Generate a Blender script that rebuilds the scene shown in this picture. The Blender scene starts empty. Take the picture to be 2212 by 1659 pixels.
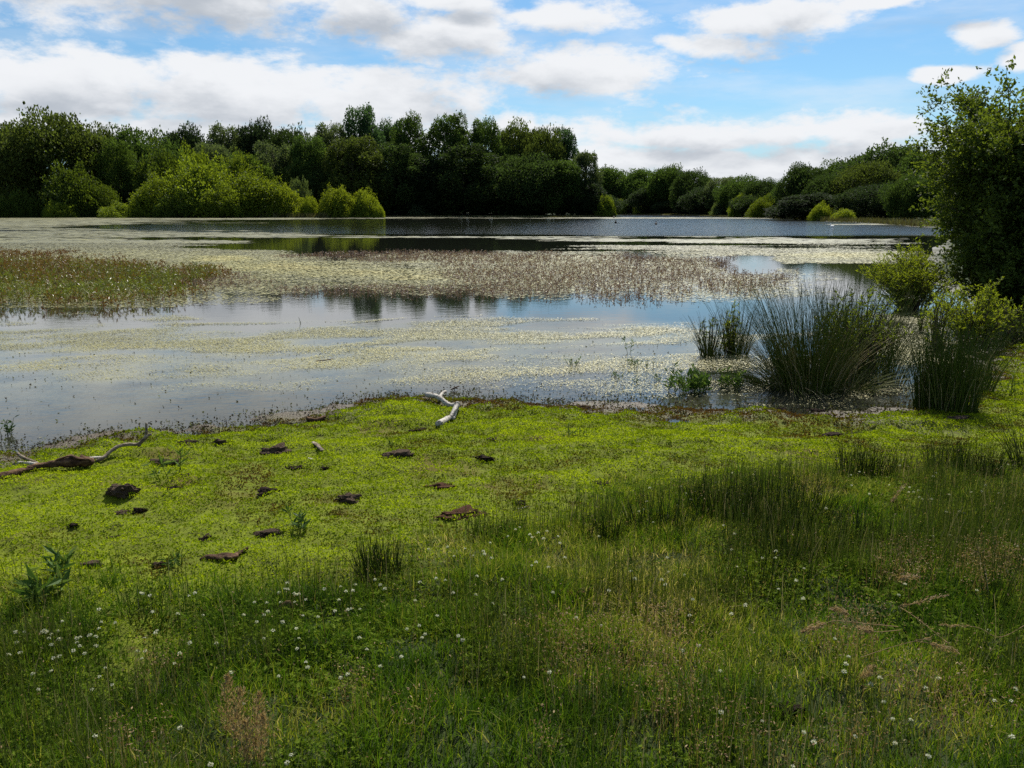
import bpy, math, random
import numpy as np
from math import radians, sin, cos, pi, tan, atan

rng = np.random.default_rng(7)
random.seed(7)
scene = bpy.context.scene
COL = scene.collection

# ------------------------------------------------------------------ camera
CAM_Z = 1.80
PITCH = 0.2147
F = 1737.0                      # focal length for a 2212 px wide frame
cam_d = bpy.data.cameras.new("camera")
cam = bpy.data.objects.new("camera", cam_d)
COL.objects.link(cam)
cam.location = (0, 0, CAM_Z)
cam.rotation_euler = (pi / 2 - PITCH, 0, 0)
cam_d.sensor_width = 36.0
cam_d.lens = 36.0 * F / 2212.0
cam_d.clip_start = 0.05
cam_d.clip_end = 8000
scene.camera = cam

# ------------------------------------------------------------------ sun, exposure
SUN_AZ, SUN_EL = radians(14), radians(50)
sun_d = bpy.data.lights.new("sun", 'SUN')
sun_d.energy = 5.0
sun_d.angle = radians(0.5)
sun_d.color = (1.0, 0.95, 0.86)
sun = bpy.data.objects.new("sun", sun_d)
COL.objects.link(sun)
sun.rotation_euler = (-(pi / 2 - SUN_EL), 0, -SUN_AZ)
sun.location = (0, 0, 50)
scene.view_settings.view_transform = 'Standard'
scene.view_settings.look = 'None'
scene.view_settings.exposure = 0.50
scene.view_settings.gamma = 1.0
scene.view_settings.use_curve_mapping = False
scene.cycles.max_bounces = 6
scene.cycles.diffuse_bounces = 3
scene.cycles.glossy_bounces = 3
scene.cycles.transmission_bounces = 3
scene.cycles.sample_clamp_indirect = 4.0
scene.cycles.sample_clamp_direct = 12.0
scene.cycles.use_denoising = False

# ------------------------------------------------------------------ pixel helpers (2212 x 1659 frame)
def ray(u, v):
    x, y, z = u - 1106.0, F, -(v - 829.5)
    c, s = cos(PITCH), sin(PITCH)
    return np.array([x, y * c + z * s, -y * s + z * c])

def ang(u, v):
    d = ray(u, v)
    return math.atan2(d[0], d[1]), math.atan2(d[2], math.hypot(d[0], d[1]))

# ------------------------------------------------------------------ node helper
class NT:
    def __init__(s, tree):
        s.t = tree
    def node(s, typ, **kw):
        n = s.t.nodes.new(typ)
        for k, v in kw.items():
            setattr(n, k, v)
        return n
    def link(s, a, b):
        s.t.links.new(a, b)
    def put(s, sock, v):
        if isinstance(v, bpy.types.NodeSocket):
            s.t.links.new(v, sock)
        else:
            sock.default_value = v
    def m(s, op, a, b=None, c=None, clamp=False):
        n = s.node('ShaderNodeMath', operation=op, use_clamp=clamp)
        s.put(n.inputs[0], a)
        if b is not None: s.put(n.inputs[1], b)
        if c is not None: s.put(n.inputs[2], c)
        return n.outputs[0]
    def vm(s, op, a, b=None, c=None, out=0):
        n = s.node('ShaderNodeVectorMath', operation=op)
        s.put(n.inputs[0], a)
        if b is not None: s.put(n.inputs[1], b)
        if c is not None: s.put(n.inputs[2], c)
        return n.outputs[out]
    def mr(s, v, a, b, c=0.0, d=1.0, smooth=True):
        n = s.node('ShaderNodeMapRange', interpolation_type='SMOOTHSTEP' if smooth else 'LINEAR')
        s.put(n.inputs['Value'], v)
        n.inputs['From Min'].default_value = a; n.inputs['From Max'].default_value = b
        n.inputs['To Min'].default_value = c; n.inputs['To Max'].default_value = d
        return n.outputs[0]
    def noise(s, vec, scale, detail=4.0, rough=0.55, dist=0.0):
        n = s.node('ShaderNodeTexNoise')
        if vec is not None: s.link(vec, n.inputs['Vector'])
        n.inputs['Scale'].default_value = scale
        n.inputs['Detail'].default_value = detail
        n.inputs['Roughness'].default_value = rough
        n.inputs['Distortion'].default_value = dist
        return n.outputs['Fac']
    def mix(s, f, a, b, typ='MIX'):
        n = s.node('ShaderNodeMix', data_type='RGBA', blend_type=typ)
        s.put(n.inputs[0], f)
        for i, v in ((6, a), (7, b)):
            if isinstance(v, (tuple, list)) and len(v) == 3: v = (*v, 1)
            s.put(n.inputs[i], v)
        return n.outputs[2]
    def ramp(s, f, stops):
        n = s.node('ShaderNodeValToRGB')
        s.link(f, n.inputs[0])
        e = n.color_ramp.elements
        while len(e) > 2: e.remove(e[-1])
        for i, (p, c) in enumerate(stops):
            el = e[i] if i < 2 else e.new(p)
            el.position = p; el.color = (*c, 1)
        return n.outputs[0]
    def attr(s, name):
        return s.node('ShaderNodeAttribute', attribute_name=name).outputs['Fac']
    def obj(s):
        return s.node('ShaderNodeTexCoord').outputs['Object']

# ------------------------------------------------------------------ sky
world = bpy.data.worlds.new("World")
scene.world = world
world.use_nodes = True
world.node_tree.nodes.clear()
W = NT(world.node_tree)
def build_sky():
    gen = W.node('ShaderNodeTexCoord').outputs['Generated']
    sep = W.node('ShaderNodeSeparateXYZ'); W.link(gen, sep.inputs[0])
    x, y, z = sep.outputs
    az = W.m('ARCTAN2', x, y)
    el = W.m('ARCSINE', z)
    flat = W.vm('MULTIPLY', gen, (1.0, 1.0, 2.4))
    nz = W.node('ShaderNodeTexNoise'); W.link(flat, nz.inputs['Vector'])
    nz.inputs['Scale'].default_value = 4.5; nz.inputs['Detail'].default_value = 3; nz.inputs['Roughness'].default_value = 0.5
    # blobs: u, v, half width, half height in the 2212 frame
    blobs = [(330, -60, 560, 150), (760, 30, 130, 70), (120, 180, 420, 110), (500, 205, 380, 95), (800, 210, 330, 75),
             (960, 105, 225, 75), (1000, 5, 150, 38), (1290, 50, 170, 50), (1270, 160, 270, 58), (1560, 88, 120, 34),
             (1690, 30, 190, 55), (1950, 5, 270, 20), (2095, 76, 88, 36), (2025, 170, 95, 22), (2200, 130, 60, 34),
             (1560, 275, 400, 46), (1150, 290, 160, 48), (1900, 290, 150, 40), (1600, 350, 900, 58), (300, 290, 900, 60)]
    def field(doff):
        p = W.node('ShaderNodeCombineXYZ')
        W.link(az, p.inputs[0])
        W.link(W.m('ADD', el, doff), p.inputs[1])
        wob = W.vm('MULTIPLY', W.vm('SUBTRACT', nz.outputs['Color'], (0.5, 0.5, 0.5)), (0.16, 0.07, 0.0))
        q = W.vm('ADD', p.outputs[0], wob)
        cur = None
        for (u, v, hu, hv) in blobs:
            a0, e0 = ang(u, v)
            a1 = abs(ang(u + hu, v)[0] - a0); e1 = abs(ang(u, v - hv)[1] - e0)
            ia, ie = 1 / a1, 1 / e1
            L = W.vm('LENGTH', W.vm('MULTIPLY_ADD', q, (ia, ie, 0), (-a0 * ia, -e0 * ie, 0)), out=1)
            cur = L if cur is None else W.m('MINIMUM', cur, L)
        # scattered cloud outside the view
        high = W.m('SUBTRACT', 1.0, W.mr(el, 0.24, 0.45))
        side = W.mr(y, 0.55, 0.75)
        infr = W.m('MULTIPLY', high, side)
        return W.m('SUBTRACT', 1.0, cur), infr
    fa, infr = field(0.0)
    fb, _ = field(0.022)
    big = W.noise(W.vm('ADD', flat, (3.1, 1.7, 5.0)), 2.2, 5, 0.5)
    out_field = W.m('MULTIPLY', W.m('SUBTRACT', big, 0.55), 5.0)
    n1 = W.noise(flat, 12.0, 12, 0.64, 0.1)
    n2 = W.noise(W.vm('ADD', flat, (0, 0, 0.04)), 11.0, 9, 0.60, 0.15)
    n3 = W.noise(W.vm('MULTIPLY', gen, (1, 1, 5)), 5.0, 6, 0.6)
    def dens(f, n):
        g = W.m('ADD', W.m('MULTIPLY', f, infr), W.m('MULTIPLY', out_field, W.m('SUBTRACT', 1.0, infr)))
        g = W.m('MAXIMUM', g, -0.8)
        return W.m('MULTIPLY_ADD', W.m('SUBTRACT', n, 0.5), 2.6, g)
    da, db = dens(fa, n1), dens(fb, n2)
    cover = W.mr(da, -0.22, 0.48)
    veil = W.m('MULTIPLY', W.mr(n3, 0.40, 0.75), 0.40)
    cover = W.m('MAXIMUM', cover, veil)
    grey = W.m('MULTIPLY', W.mr(db, -0.1, 1.2), W.mr(W.noise(W.vm('MULTIPLY', gen, (1, 1, 3.2)), 7.0, 6, 0.55), 0.3, 0.62, 0.2, 0.85))
    cl = W.mix(grey, (0.92, 0.94, 0.97), (0.44, 0.49, 0.56))
    # horizon haze
    hz = W.m('SUBTRACT', 1.0, W.mr(el, 0.0, 0.16))
    sky = W.node('ShaderNodeTexSky', sky_type='NISHITA', sun_disc=False)
    sky.sun_elevation = SUN_EL; sky.sun_rotation = SUN_AZ
    sky.air_density = 1.0; sky.dust_density = 0.6; sky.ozone_density = 2.0
    bs = W.node('ShaderNodeBackground'); W.link(W.mix(1.0, sky.outputs[0], (0.58, 0.87, 1.05), 'MULTIPLY'), bs.inputs[0]); bs.inputs[1].default_value = 0.073
    hzb = W.node('ShaderNodeBackground'); hzb.inputs[0].default_value = (0.55, 0.74, 0.90, 1); hzb.inputs[1].default_value = 0.68
    mixh = W.node('ShaderNodeMixShader'); W.link(W.m('MULTIPLY', hz, 0.5), mixh.inputs[0])
    W.link(bs.outputs[0], mixh.inputs[1]); W.link(hzb.outputs[0], mixh.inputs[2])
    bc = W.node('ShaderNodeBackground'); W.link(cl, bc.inputs[0]); bc.inputs[1].default_value = 0.68
    mx = W.node('ShaderNodeMixShader'); W.link(cover, mx.inputs[0])
    W.link(mixh.outputs[0], mx.inputs[1]); W.link(bc.outputs[0], mx.inputs[2])
    out = W.node('ShaderNodeOutputWorld'); W.link(mx.outputs[0], out.inputs[0])
build_sky()

# ------------------------------------------------------------------ numpy noise
def _hash(ix, iy, seed):
    h = (ix.astype(np.int64) * 374761393 + iy.astype(np.int64) * 668265263 + seed * 974711) & 0x7fffffff
    h = ((h ^ (h >> 13)) * 1274126177) & 0x7fffffff
    return ((h ^ (h >> 16)) & 0xffff) / 65535.0
def vnoise(x, y, seed=0):
    x = np.asarray(x, float); y = np.asarray(y, float)
    ix, iy = np.floor(x), np.floor(y)
    fx, fy = x - ix, y - iy
    fx = fx * fx * (3 - 2 * fx); fy = fy * fy * (3 - 2 * fy)
    a = _hash(ix, iy, seed); b = _hash(ix + 1, iy, seed); c = _hash(ix, iy + 1, seed); d = _hash(ix + 1, iy + 1, seed)
    return (a * (1 - fx) + b * fx) * (1 - fy) + (c * (1 - fx) + d * fx) * fy
def fbm(x, y, seed=0, o=4):
    s = 0; a = 0.5; t = 0
    for i in range(o):
        s = s + a * vnoise(x * 2 ** i, y * 2 ** i, seed + i * 17); t += a; a *= 0.5
    return s / t
def sstep(a, b, x):
    t = np.clip((x - a) / (b - a), 0, 1)
    return t * t * (3 - 2 * t)

# ------------------------------------------------------------------ lake outline
def at0(u, v, z=0.0):
    d = ray(u, v); t = (z - CAM_Z) / d[2]
    return np.array([d[0] * t, d[1] * t])
near_px = [(0, 972), (60, 970), (120, 962), (200, 948), (250, 935), (330, 932), (420, 925), (500, 918), (580, 902), (650, 897), (710, 888),
           (760, 874), (820, 862), (900, 857), (980, 858), (1060, 864), (1150, 868), (1250, 872), (1350, 874), (1440, 878), (1540, 880),
           (1640, 884), (1720, 892), (1800, 896), (1870, 894), (1930, 888), (1975, 878), (2020, 850), (2080, 800), (2130, 765), (2150, 742),
           (2190, 722), (2130, 700), (2095, 680), (2085, 655)]
far_px = [(1985, 491), (1930, 486), (1850, 481), (1780, 478.5), (1700, 473), (1600, 469), (1500, 466), (1400, 463.5), (1330, 462.6),
          (1300, 463), (1300, 468.5), (1200, 469.3), (1050, 468.9), (900, 468.6), (820, 468.5), (700, 470.5), (500, 470.5), (300, 469.5), (150, 468.5), (0, 468)]
poly = [(-45, 9), (-16, 5.2)]
poly += [tuple(at0(u, v)) for u, v in near_px]
poly += [(10.8, 21.5), (14.5, 29), (24, 46), (39, 68)]
poly += [tuple(at0(u, v)) for u, v in far_px]
poly += [(-190, 180), (-260, 120), (-150, 30)]
POLY = np.array(poly)

def lake_sd(x, y):
    """signed distance to the shore: positive on land"""
    x = np.asarray(x, float).ravel(); y = np.asarray(y, float).ravel()
    n = len(POLY); best = np.full(x.shape, 1e18); ins = np.zeros(x.shape, bool)
    for i in range(n):
        ax, ay = POLY[i]; bx, by = POLY[(i + 1) % n]
        dx, dy = bx - ax, by - ay
        L = dx * dx + dy * dy
        if L < 1e-12: continue
        t = np.clip(((x - ax) * dx + (y - ay) * dy) / L, 0, 1)
        best = np.minimum(best, (x - ax - t * dx) ** 2 + (y - ay - t * dy) ** 2)
        c = ((ay > y) != (by > y))
        with np.errstate(divide='ignore', invalid='ignore'):
            xi = dx * (y - ay) / (dy if dy != 0 else 1e-12) + ax
        ins ^= c & (x < xi)
    d = np.sqrt(best)
    return np.where(ins, -d, d)

def ground_h(x, y):
    x = np.asarray(x, float); y = np.asarray(y, float); sh = x.shape
    sd = lake_sd(x, y).reshape(sh)
    near = 1 - sstep(14, 30, np.hypot(x, y))
    land = 0.035 * (1 - np.exp(-np.maximum(sd, 0) / 0.5)) + np.minimum(0.024 * np.maximum(sd, 0), 1.0)
    lake = -0.5 * (1 - np.exp(np.minimum(sd, 0) / 2.2))
    edge = np.exp(-(sd / .9) ** 2) * near
    h = np.where(sd > 0, land, lake) + edge * (fbm(x * 2.3, y * 3.2, 14, 4) - .52) * .16
    b = (fbm(x * 1.1, y * 1.6, 3, 4) - 0.5) * 0.08 + (fbm(x * 4.2, y * 6, 9, 4) - 0.5) * 0.085
    far = (fbm(x * 0.05, y * 0.05, 5, 3) - 0.4) * 0.6 * sstep(4, 30, sd)
    return h + b * near * sstep(-0.7, 0.35, sd) + far * (1 - near)

def at(u, v, h=0.0):
    """point of the ground (raised by h) seen at a place of the photo"""
    z = 0.0
    for _ in range(8):
        p = at0(u, v, z + h)
        z = float(ground_h(np.array([p[0]]), np.array([p[1]]))[0])
        if z < 0: z = 0.0
    return np.array([p[0], p[1], z + h])
def at_d(u, v, D):
    d = ray(u, v); t = D / d[1]
    return np.array([d[0] * t, D, CAM_Z + d[2] * t])
def to_px(x, y, z=0.0):
    c, s = cos(PITCH), sin(PITCH)
    zz = z - CAM_Z
    dep = y * c - zz * s; up = y * s + zz * c
    dep = np.maximum(dep, 1e-3)
    return 1106 + F * x / dep, 829.5 - F * up / dep
def gz(x, y):
    return float(ground_h(np.array([x]), np.array([y]))[0])

# ------------------------------------------------------------------ mesh helpers
def mesh_np(name, V, Fc, mat, attrs=None, smooth=False):
    me = bpy.data.meshes.new(name)
    V = np.ascontiguousarray(V, dtype=np.float32); Fc = np.ascontiguousarray(Fc, dtype=np.int32)
    n, k = Fc.shape
    me.vertices.add(len(V)); me.vertices.foreach_set('co', V.ravel())
    me.loops.add(n * k); me.loops.foreach_set('vertex_index', Fc.ravel())
    me.polygons.add(n)
    me.polygons.foreach_set('loop_start', np.arange(0, n * k, k, dtype=np.int32))
    me.polygons.foreach_set('loop_total', np.full(n, k, dtype=np.int32))
    me.update(calc_edges=True)
    me.polygons.foreach_set('use_smooth', np.full(n, smooth, dtype=bool))
    for an, (dom, arr) in (attrs or {}).items():
        a = me.attributes.new(an, 'FLOAT', dom)
        a.data.foreach_set('value', np.ascontiguousarray(arr, dtype=np.float32))
    if mat: me.materials.append(mat)
    return me
def obj(name, me, parent=None, loc=None):
    o = bpy.data.objects.new(name, me); COL.objects.link(o)
    if parent is not None: o.parent = parent
    if loc is not None: o.location = loc
    return o
def tag(o, label=None, cat=None, group=None, kind=None):
    if label: o['label'] = label
    if cat: o['category'] = cat
    if group: o['group'] = group
    if kind: o['kind'] = kind
    return o
def thing(name, label, cat, loc=(0, 0, 0), rz=0.0, group=None):
    o = bpy.data.objects.new(name, None); COL.objects.link(o)
    o.location = tuple(float(c) for c in loc); o.rotation_euler = (0, 0, rz); o.empty_display_size = 0.1
    return tag(o, label, cat, group)

def unit(v):
    return v / np.maximum(np.linalg.norm(v, axis=-1, keepdims=True), 1e-9)
def rand_dirs(n):
    return unit(rng.normal(size=(n, 3)))

def leaves(P, L, wd=0.4, D=None, jitter=0.5):
    """diamond leaves at P of length L; D = axis direction"""
    n = len(P); L = np.broadcast_to(L, (n,)).astype(float)
    A = rand_dirs(n) if D is None else unit(D + rng.normal(size=(n, 3)) * jitter)
    B = unit(np.cross(A, rand_dirs(n)))
    C = np.cross(A, B)
    l = L[:, None]
    V = np.stack([P, P + A * l * .45 + B * l * wd * .5 + C * l * .06, P + A * l - C * l * .05, P + A * l * .45 - B * l * wd * .5 + C * l * .06], 1)
    Fc = np.arange(n * 4).reshape(n, 4)
    return V.reshape(-1, 3), Fc

def blades(P, H, Wd, bend=0.4, segs=2, lean=None, tipw=0.1):
    n = len(P)
    a = rng.uniform(0, 2 * pi, n); S = np.stack([np.cos(a), np.sin(a), np.zeros(n)], 1)
    b = rng.uniform(0, 2 * pi, n)
    if lean is None:
        Ln = np.stack([np.cos(b), np.sin(b), np.zeros(n)], 1) * (rng.uniform(0, 1, n) * bend)[:, None]
    else:
        Ln = lean
    st = Ln * rng.uniform(0, .6, n)[:, None]
    rows = []
    for k in range(segs + 1):
        t = k / segs
        c = P + (np.array([0, 0, 1.0]) * t + st * t + Ln * t * t) * H[:, None]
        c[:, 2] -= (np.linalg.norm(Ln, axis=1) ** 2) * H * t * t * 0.35
        w = Wd * (1 - t ** 1.6 * (1 - tipw)) * 0.5
        rows += [c - S * w[:, None], c + S * w[:, None]]
    V = np.stack(rows, 1)                      # n, 2*(segs+1), 3
    m = 2 * (segs + 1)
    base = (np.arange(n) * m)[:, None]
    q = np.concatenate([base + np.array([2 * k, 2 * k + 1, 2 * k + 3, 2 * k + 2]) for k in range(segs)], 1)
    return V.reshape(-1, 3), q.reshape(-1, 4)

def tubes(paths, radii, sides=3):
    """paths (n,k,3), radii (n,k)"""
    n, k, _ = paths.shape
    T = unit(np.gradient(paths, axis=1))
    ref = np.where(np.abs(T[..., 2:3]) > 0.9, np.array([1.0, 0, 0]), np.array([0, 0, 1.0]))
    X = unit(np.cross(T, ref)); Y = np.cross(T, X)
    th = np.arange(sides) / sides * 2 * pi
    R = radii[..., None, None] if radii.ndim == 2 else radii[..., None]
    V = paths[:, :, None, :] + R * (np.cos(th)[None, None, :, None] * X[:, :, None, :] + np.sin(th)[None, None, :, None] * Y[:, :, None, :])
    idx = np.arange(n * k * sides).reshape(n, k, sides)
    a = idx[:, :-1, :]; b = idx[:, 1:, :]
    a2 = np.roll(a, -1, 2); b2 = np.roll(b, -1, 2)
    return V.reshape(-1, 3), np.stack([a, a2, b2, b], -1).reshape(-1, 4)

def merge(parts):
    Vs, Fs, off = [], [], 0
    for V, Fc in parts:
        Vs.append(V); Fs.append(Fc + off); off += len(V)
    return np.concatenate(Vs), np.concatenate(Fs)

def spline(pts, n):
    pts = np.array(pts, float); k = len(pts)
    t = np.linspace(0, k - 1, n); i = np.clip(t.astype(int), 0, k - 2); f = (t - i)[:, None]
    p0 = pts[np.maximum(i - 1, 0)]; p1 = pts[i]; p2 = pts[i + 1]; p3 = pts[np.minimum(i + 2, k - 1)]
    return 0.5 * (2 * p1 + (p2 - p0) * f + (2 * p0 - 5 * p1 + 4 * p2 - p3) * f ** 2 + (3 * p1 - p0 - 3 * p2 + p3) * f ** 3)

def wood_tube(pts, rad, sides=14, n=40, rough=0.12, knots=0, seed=0, flat=1.0, cap=True):
    """an irregular branch with closed ends"""
    P = spline(pts, n); r = np.interp(np.linspace(0, 1, n), np.linspace(0, 1, len(rad)), rad)
    s = np.linspace(0, 1, n)[:, None] * n * .35; th = np.arange(sides)[None, :] / sides * 2 * pi
    ns = fbm(s + 0 * th + seed, np.cos(th) * 1.3 + 5 + 0 * s, seed, 3) + fbm(s + 0 * th, np.sin(th) * 1.3 + 9 + 0 * s, seed + 5, 3) - 1.0
    R = r[:, None] * (1 + rough * 2 * ns)
    lr = random.Random(seed + 3)
    for _ in range(knots):
        k0 = lr.uniform(0.08, 0.92) * n; a0 = lr.uniform(0, 2 * pi)
        R *= 1 + 0.5 * np.exp(-((np.arange(n)[:, None] - k0) / 1.1) ** 2) * np.exp(-(((th - a0 + pi) % (2 * pi) - pi) / .45) ** 2)
    T = unit(np.gradient(P, axis=0)); X = unit(np.cross(T, np.array([0, 0, 1.0]) + 0 * T)); Y = np.cross(T, X)
    V = P[:, None] + R[..., None] * (np.cos(th)[..., None] * X[:, None] + flat * np.sin(th)[..., None] * Y[:, None])
    V = V.reshape(-1, 3)
    idx = np.arange(n * sides).reshape(n, sides)
    a, b = idx[:-1], idx[1:]
    Q = np.stack([a, np.roll(a, -1, 1), np.roll(b, -1, 1), b], -1).reshape(-1, 4)
    if cap:
        for e, row, sgn in ((0, idx[0], -1), (n - 1, idx[-1], 1)):
            c = len(V); V = np.concatenate([V, [P[e] + T[e] * sgn * r[e] * .15]])
            m = np.full(sides, c)
            Q = np.concatenate([Q, np.stack([row, np.roll(row, -1), m, m], -1)])
    return V, Q

def quads_to_mesh(name, V, Q, mat, smooth=True, attrs=None):
    """quads, some of which may be triangles written with a doubled index"""
    tri = Q[:, 2] == Q[:, 3]
    me = bpy.data.meshes.new(name)
    faces = [tuple(int(i) for i in (q[:3] if t else q)) for q, t in zip(Q, tri)]
    me.from_pydata([tuple(map(float, v)) for v in V], [], faces)
    me.polygons.foreach_set('use_smooth', np.full(len(faces), smooth, dtype=bool))
    me.materials.append(mat)
    return me

# ------------------------------------------------------------------ materials
def new_mat(name):
    m = bpy.data.materials.new(name); m.use_nodes = True; m.node_tree.nodes.clear()
    return m, NT(m.node_tree)
def finish(N, sh):
    o = N.node('ShaderNodeOutputMaterial'); N.link(sh, o.inputs[0])
def principled(N, col, rough=0.6, spec=0.3, normal=None):
    p = N.node('ShaderNodeBsdfPrincipled')
    if isinstance(col, (tuple, list)): p.inputs['Base Color'].default_value = (*col, 1)
    else: N.link(col, p.inputs['Base Color'])
    N.put(p.inputs['Roughness'], rough)
    p.inputs['Specular IOR Level'].default_value = spec
    if normal is not None: N.link(normal, p.inputs['Normal'])
    return p.outputs[0]
def bump(N, h, strength=0.5, dist=0.02):
    b = N.node('ShaderNodeBump'); N.link(h, b.inputs['Height'])
    N.put(b.inputs['Strength'], strength); b.inputs['Distance'].default_value = dist
    return b.outputs[0]
def leaf_mat(name, stops, trans=0.4, tcol=1.0, rough=0.45, spec=0.3, use_color=False, patch=None, patch_scale=1.0, tint=(1.0, 1.0, 0.6)):
    m, N = new_mat(name)
    t = N.attr('tone')
    if patch: 
        t = N.m('MULTIPLY_ADD', N.m('SUBTRACT', N.noise(N.obj(), patch_scale, 3), 0.5), patch, t, clamp=True)
    c = N.ramp(t, stops)
    if use_color:
        oi = N.node('ShaderNodeObjectInfo')
        c = N.mix(1.0, c, oi.outputs['Color'], 'MULTIPLY')
    tr = N.node('ShaderNodeBsdfTranslucent')
    N.link(N.mix(1.0, c, tuple(k * tcol for k in tint), 'MULTIPLY'), tr.inputs[0])
    ms = N.node('ShaderNodeMixShader'); ms.inputs[0].default_value = trans
    N.link(principled(N, c, rough, spec), ms.inputs[1]); N.link(tr.outputs[0], ms.inputs[2])
    finish(N, ms.outputs[0])
    return m

M_TREE = leaf_mat('tree_leaf', [(0, (.45, .45, .45)), (.5, (.85, .85, .85)), (1, (1.5, 1.5, 1.3))], trans=0.40, tcol=1.9, rough=.7, spec=.10, use_color=True)
M_WILLOW = leaf_mat('willow_leaf', [(0, (.4, .45, .4)), (.5, (.9, .9, .9)), (1, (1.5, 1.45, 1.3))], trans=0.45, tcol=1.7, rough=.6, spec=.15, use_color=True, tint=(1.1, 1.0, 0.35))
M_GRASS = leaf_mat('meadow_grass', [(0, (.02, .048, .005)), (.35, (.075, .145, .008)), (.6, (.17, .205, .016)), (.8, (.24, .24, .05)), (1, (.46, .38, .18))], trans=.45, tcol=1.35, rough=.75, spec=.06)
M_MOSS = leaf_mat('moss_leaf', [(0, (.07, .040, .015)), (.25, (.09, .085, .010)), (.5, (.12, .175, .008)), (.8, (.19, .26, .009)), (1, (.26, .33, .014))], trans=.45, tcol=1.25, rough=.8, spec=.05, tint=(1.1, 1.05, .5))
M_RUSH = leaf_mat('rush_stem', [(0, (.018, .034, .006)), (.5, (.070, .105, .012)), (.85, (.14, .15, .04)), (1, (.34, .28, .15))], trans=.2, rough=.55, spec=.12)
M_RUSHHEAD = leaf_mat('rush_flower', [(0, (.035, .028, .012)), (1, (.10, .085, .035))], trans=.2)
M_DRY = leaf_mat('dry_grass', [(0, (.16, .09, .04)), (.5, (.32, .22, .11)), (1, (.50, .38, .22))], trans=.35, rough=.6, spec=.15)
M_RED = leaf_mat('red_stem', [(0, (.08, .045, .035)), (.5, (.22, .14, .115)), (.8, (.34, .25, .19)), (1, (.22, .23, .09))], trans=.25, rough=.45)
M_WEED = leaf_mat('water_weed', [(0, (.11, .05, .018)), (.3, (.17, .09, .028)), (.6, (.13, .13, .020)), (1, (.18, .22, .035))], trans=.35, rough=.4)
M_WPLANT = leaf_mat('water_plant_leaf', [(0, (.02, .045, .012)), (.6, (.07, .13, .025)), (1, (.16, .22, .05))], trans=.4, rough=.5, spec=.12)
M_CLOVER = leaf_mat('clover_petal', [(0, (.30, .28, .18)), (.5, (.50, .50, .38)), (1, (.68, .68, .58))], trans=.35, rough=.6, spec=.2)
M_CLOVERLEAF = leaf_mat('clover_leaf', [(0, (.05, .09, .008)), (.5, (.10, .15, .014)), (1, (.16, .21, .025))], trans=.4, rough=.8, spec=.03)
M_REED = leaf_mat('reed_blade', [(0, (.07, .05, .02)), (.5, (.10, .10, .03)), (1, (.18, .17, .06))], trans=.3)
M_EDGE = leaf_mat('wet_weed', [(0, (.02, .013, .008)), (.4, (.06, .045, .018)), (.7, (.10, .11, .02)), (1, (.20, .22, .06))], trans=.2, rough=.5, spec=.12)

def algae_mat():
    m, N = new_mat('floating_algae')
    t = N.attr('tone')
    c = N.ramp(t, [(0, (.08, .085, .05)), (.35, (.18, .17, .08)), (.65, (.31, .29, .10)), (.85, (.38, .32, .09)), (1, (.44, .40, .16))])
    finish(N, principled(N, c, .55, .35))
    return m
M_ALGAE = algae_mat()

def bark_mat(name, c1, c2, scale=20, stretch=(1, 1, .25), b=.6):
    m, N = new_mat(name)
    v = N.vm('MULTIPLY', N.obj(), stretch)
    n = N.noise(v, scale, 6, .65)
    c = N.ramp(n, [(.3, c1), (.7, c2)])
    finish(N, principled(N, c, .85, .15, bump(N, n, b, .02)))
    return m
M_TRUNK = bark_mat('trunk_bark', (.03, .024, .018), (.10, .085, .065), 6)
M_TWIG = bark_mat('twig_bark', (.05, .04, .025), (.12, .09, .055), 30)

def birch_mat():
    m, N = new_mat('birch_bark')
    o = N.obj()
    a = N.noise(o, 28, 5, .7); b = N.noise(N.vm('MULTIPLY', o, (1, .35, 1)), 55, 3, .6)
    c = N.ramp(a, [(.35, (.20, .17, .14)), (.6, (.46, .43, .37))])
    c = N.mix(N.mr(b, .56, .62), c, (.05, .035, .03))
    finish(N, principled(N, c, .6, .25, bump(N, a, .5, .01)))
    return m
M_BIRCH = birch_mat()
def oldwood_mat(name, c0, c1, c2):
    m, N = new_mat(name)
    o = N.obj()
    a = N.noise(N.vm('MULTIPLY', o, (.6, 1, 2.2)), 22, 8, .7); b = N.noise(o, 9, 4, .6)
    c = N.ramp(a, [(.3, c0), (.5, c1), (.72, c2)])
    c = N.mix(N.mr(b, .55, .7), c, c0)
    finish(N, principled(N, c, .85, .15, bump(N, a, .9, .02)))
    return m
M_OLD = oldwood_mat('weathered_wood', (.035, .022, .015), (.20, .155, .11), (.50, .43, .34))
M_ROT = oldwood_mat('rotten_wood', (.018, .010, .007), (.085, .045, .025), (.28, .18, .09))

def peat_mat():
    m, N = new_mat('peat')
    o = N.obj(); oi = N.node('ShaderNodeObjectInfo')
    a = N.noise(o, 30, 8, .75)
    c = N.ramp(a, [(.3, (.25, .22, .2)), (.55, (.9, .9, .9)), (.75, (1.9, 1.7, 1.4))])
    c = N.mix(1.0, c, oi.outputs['Color'], 'MULTIPLY')
    finish(N, principled(N, c, .95, .08, bump(N, a, 1.0, .02)))
    return m
M_PEAT = peat_mat()

def plain(name, col, rough=.6, spec=.2):
    m, N = new_mat(name)
    n = N.noise(N.obj(), 40, 4)
    finish(N, principled(N, N.mix(N.mr(n, .3, .7), tuple(c * .75 for c in col), tuple(min(1, c * 1.2) for c in col)), rough, spec))
    return m

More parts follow.
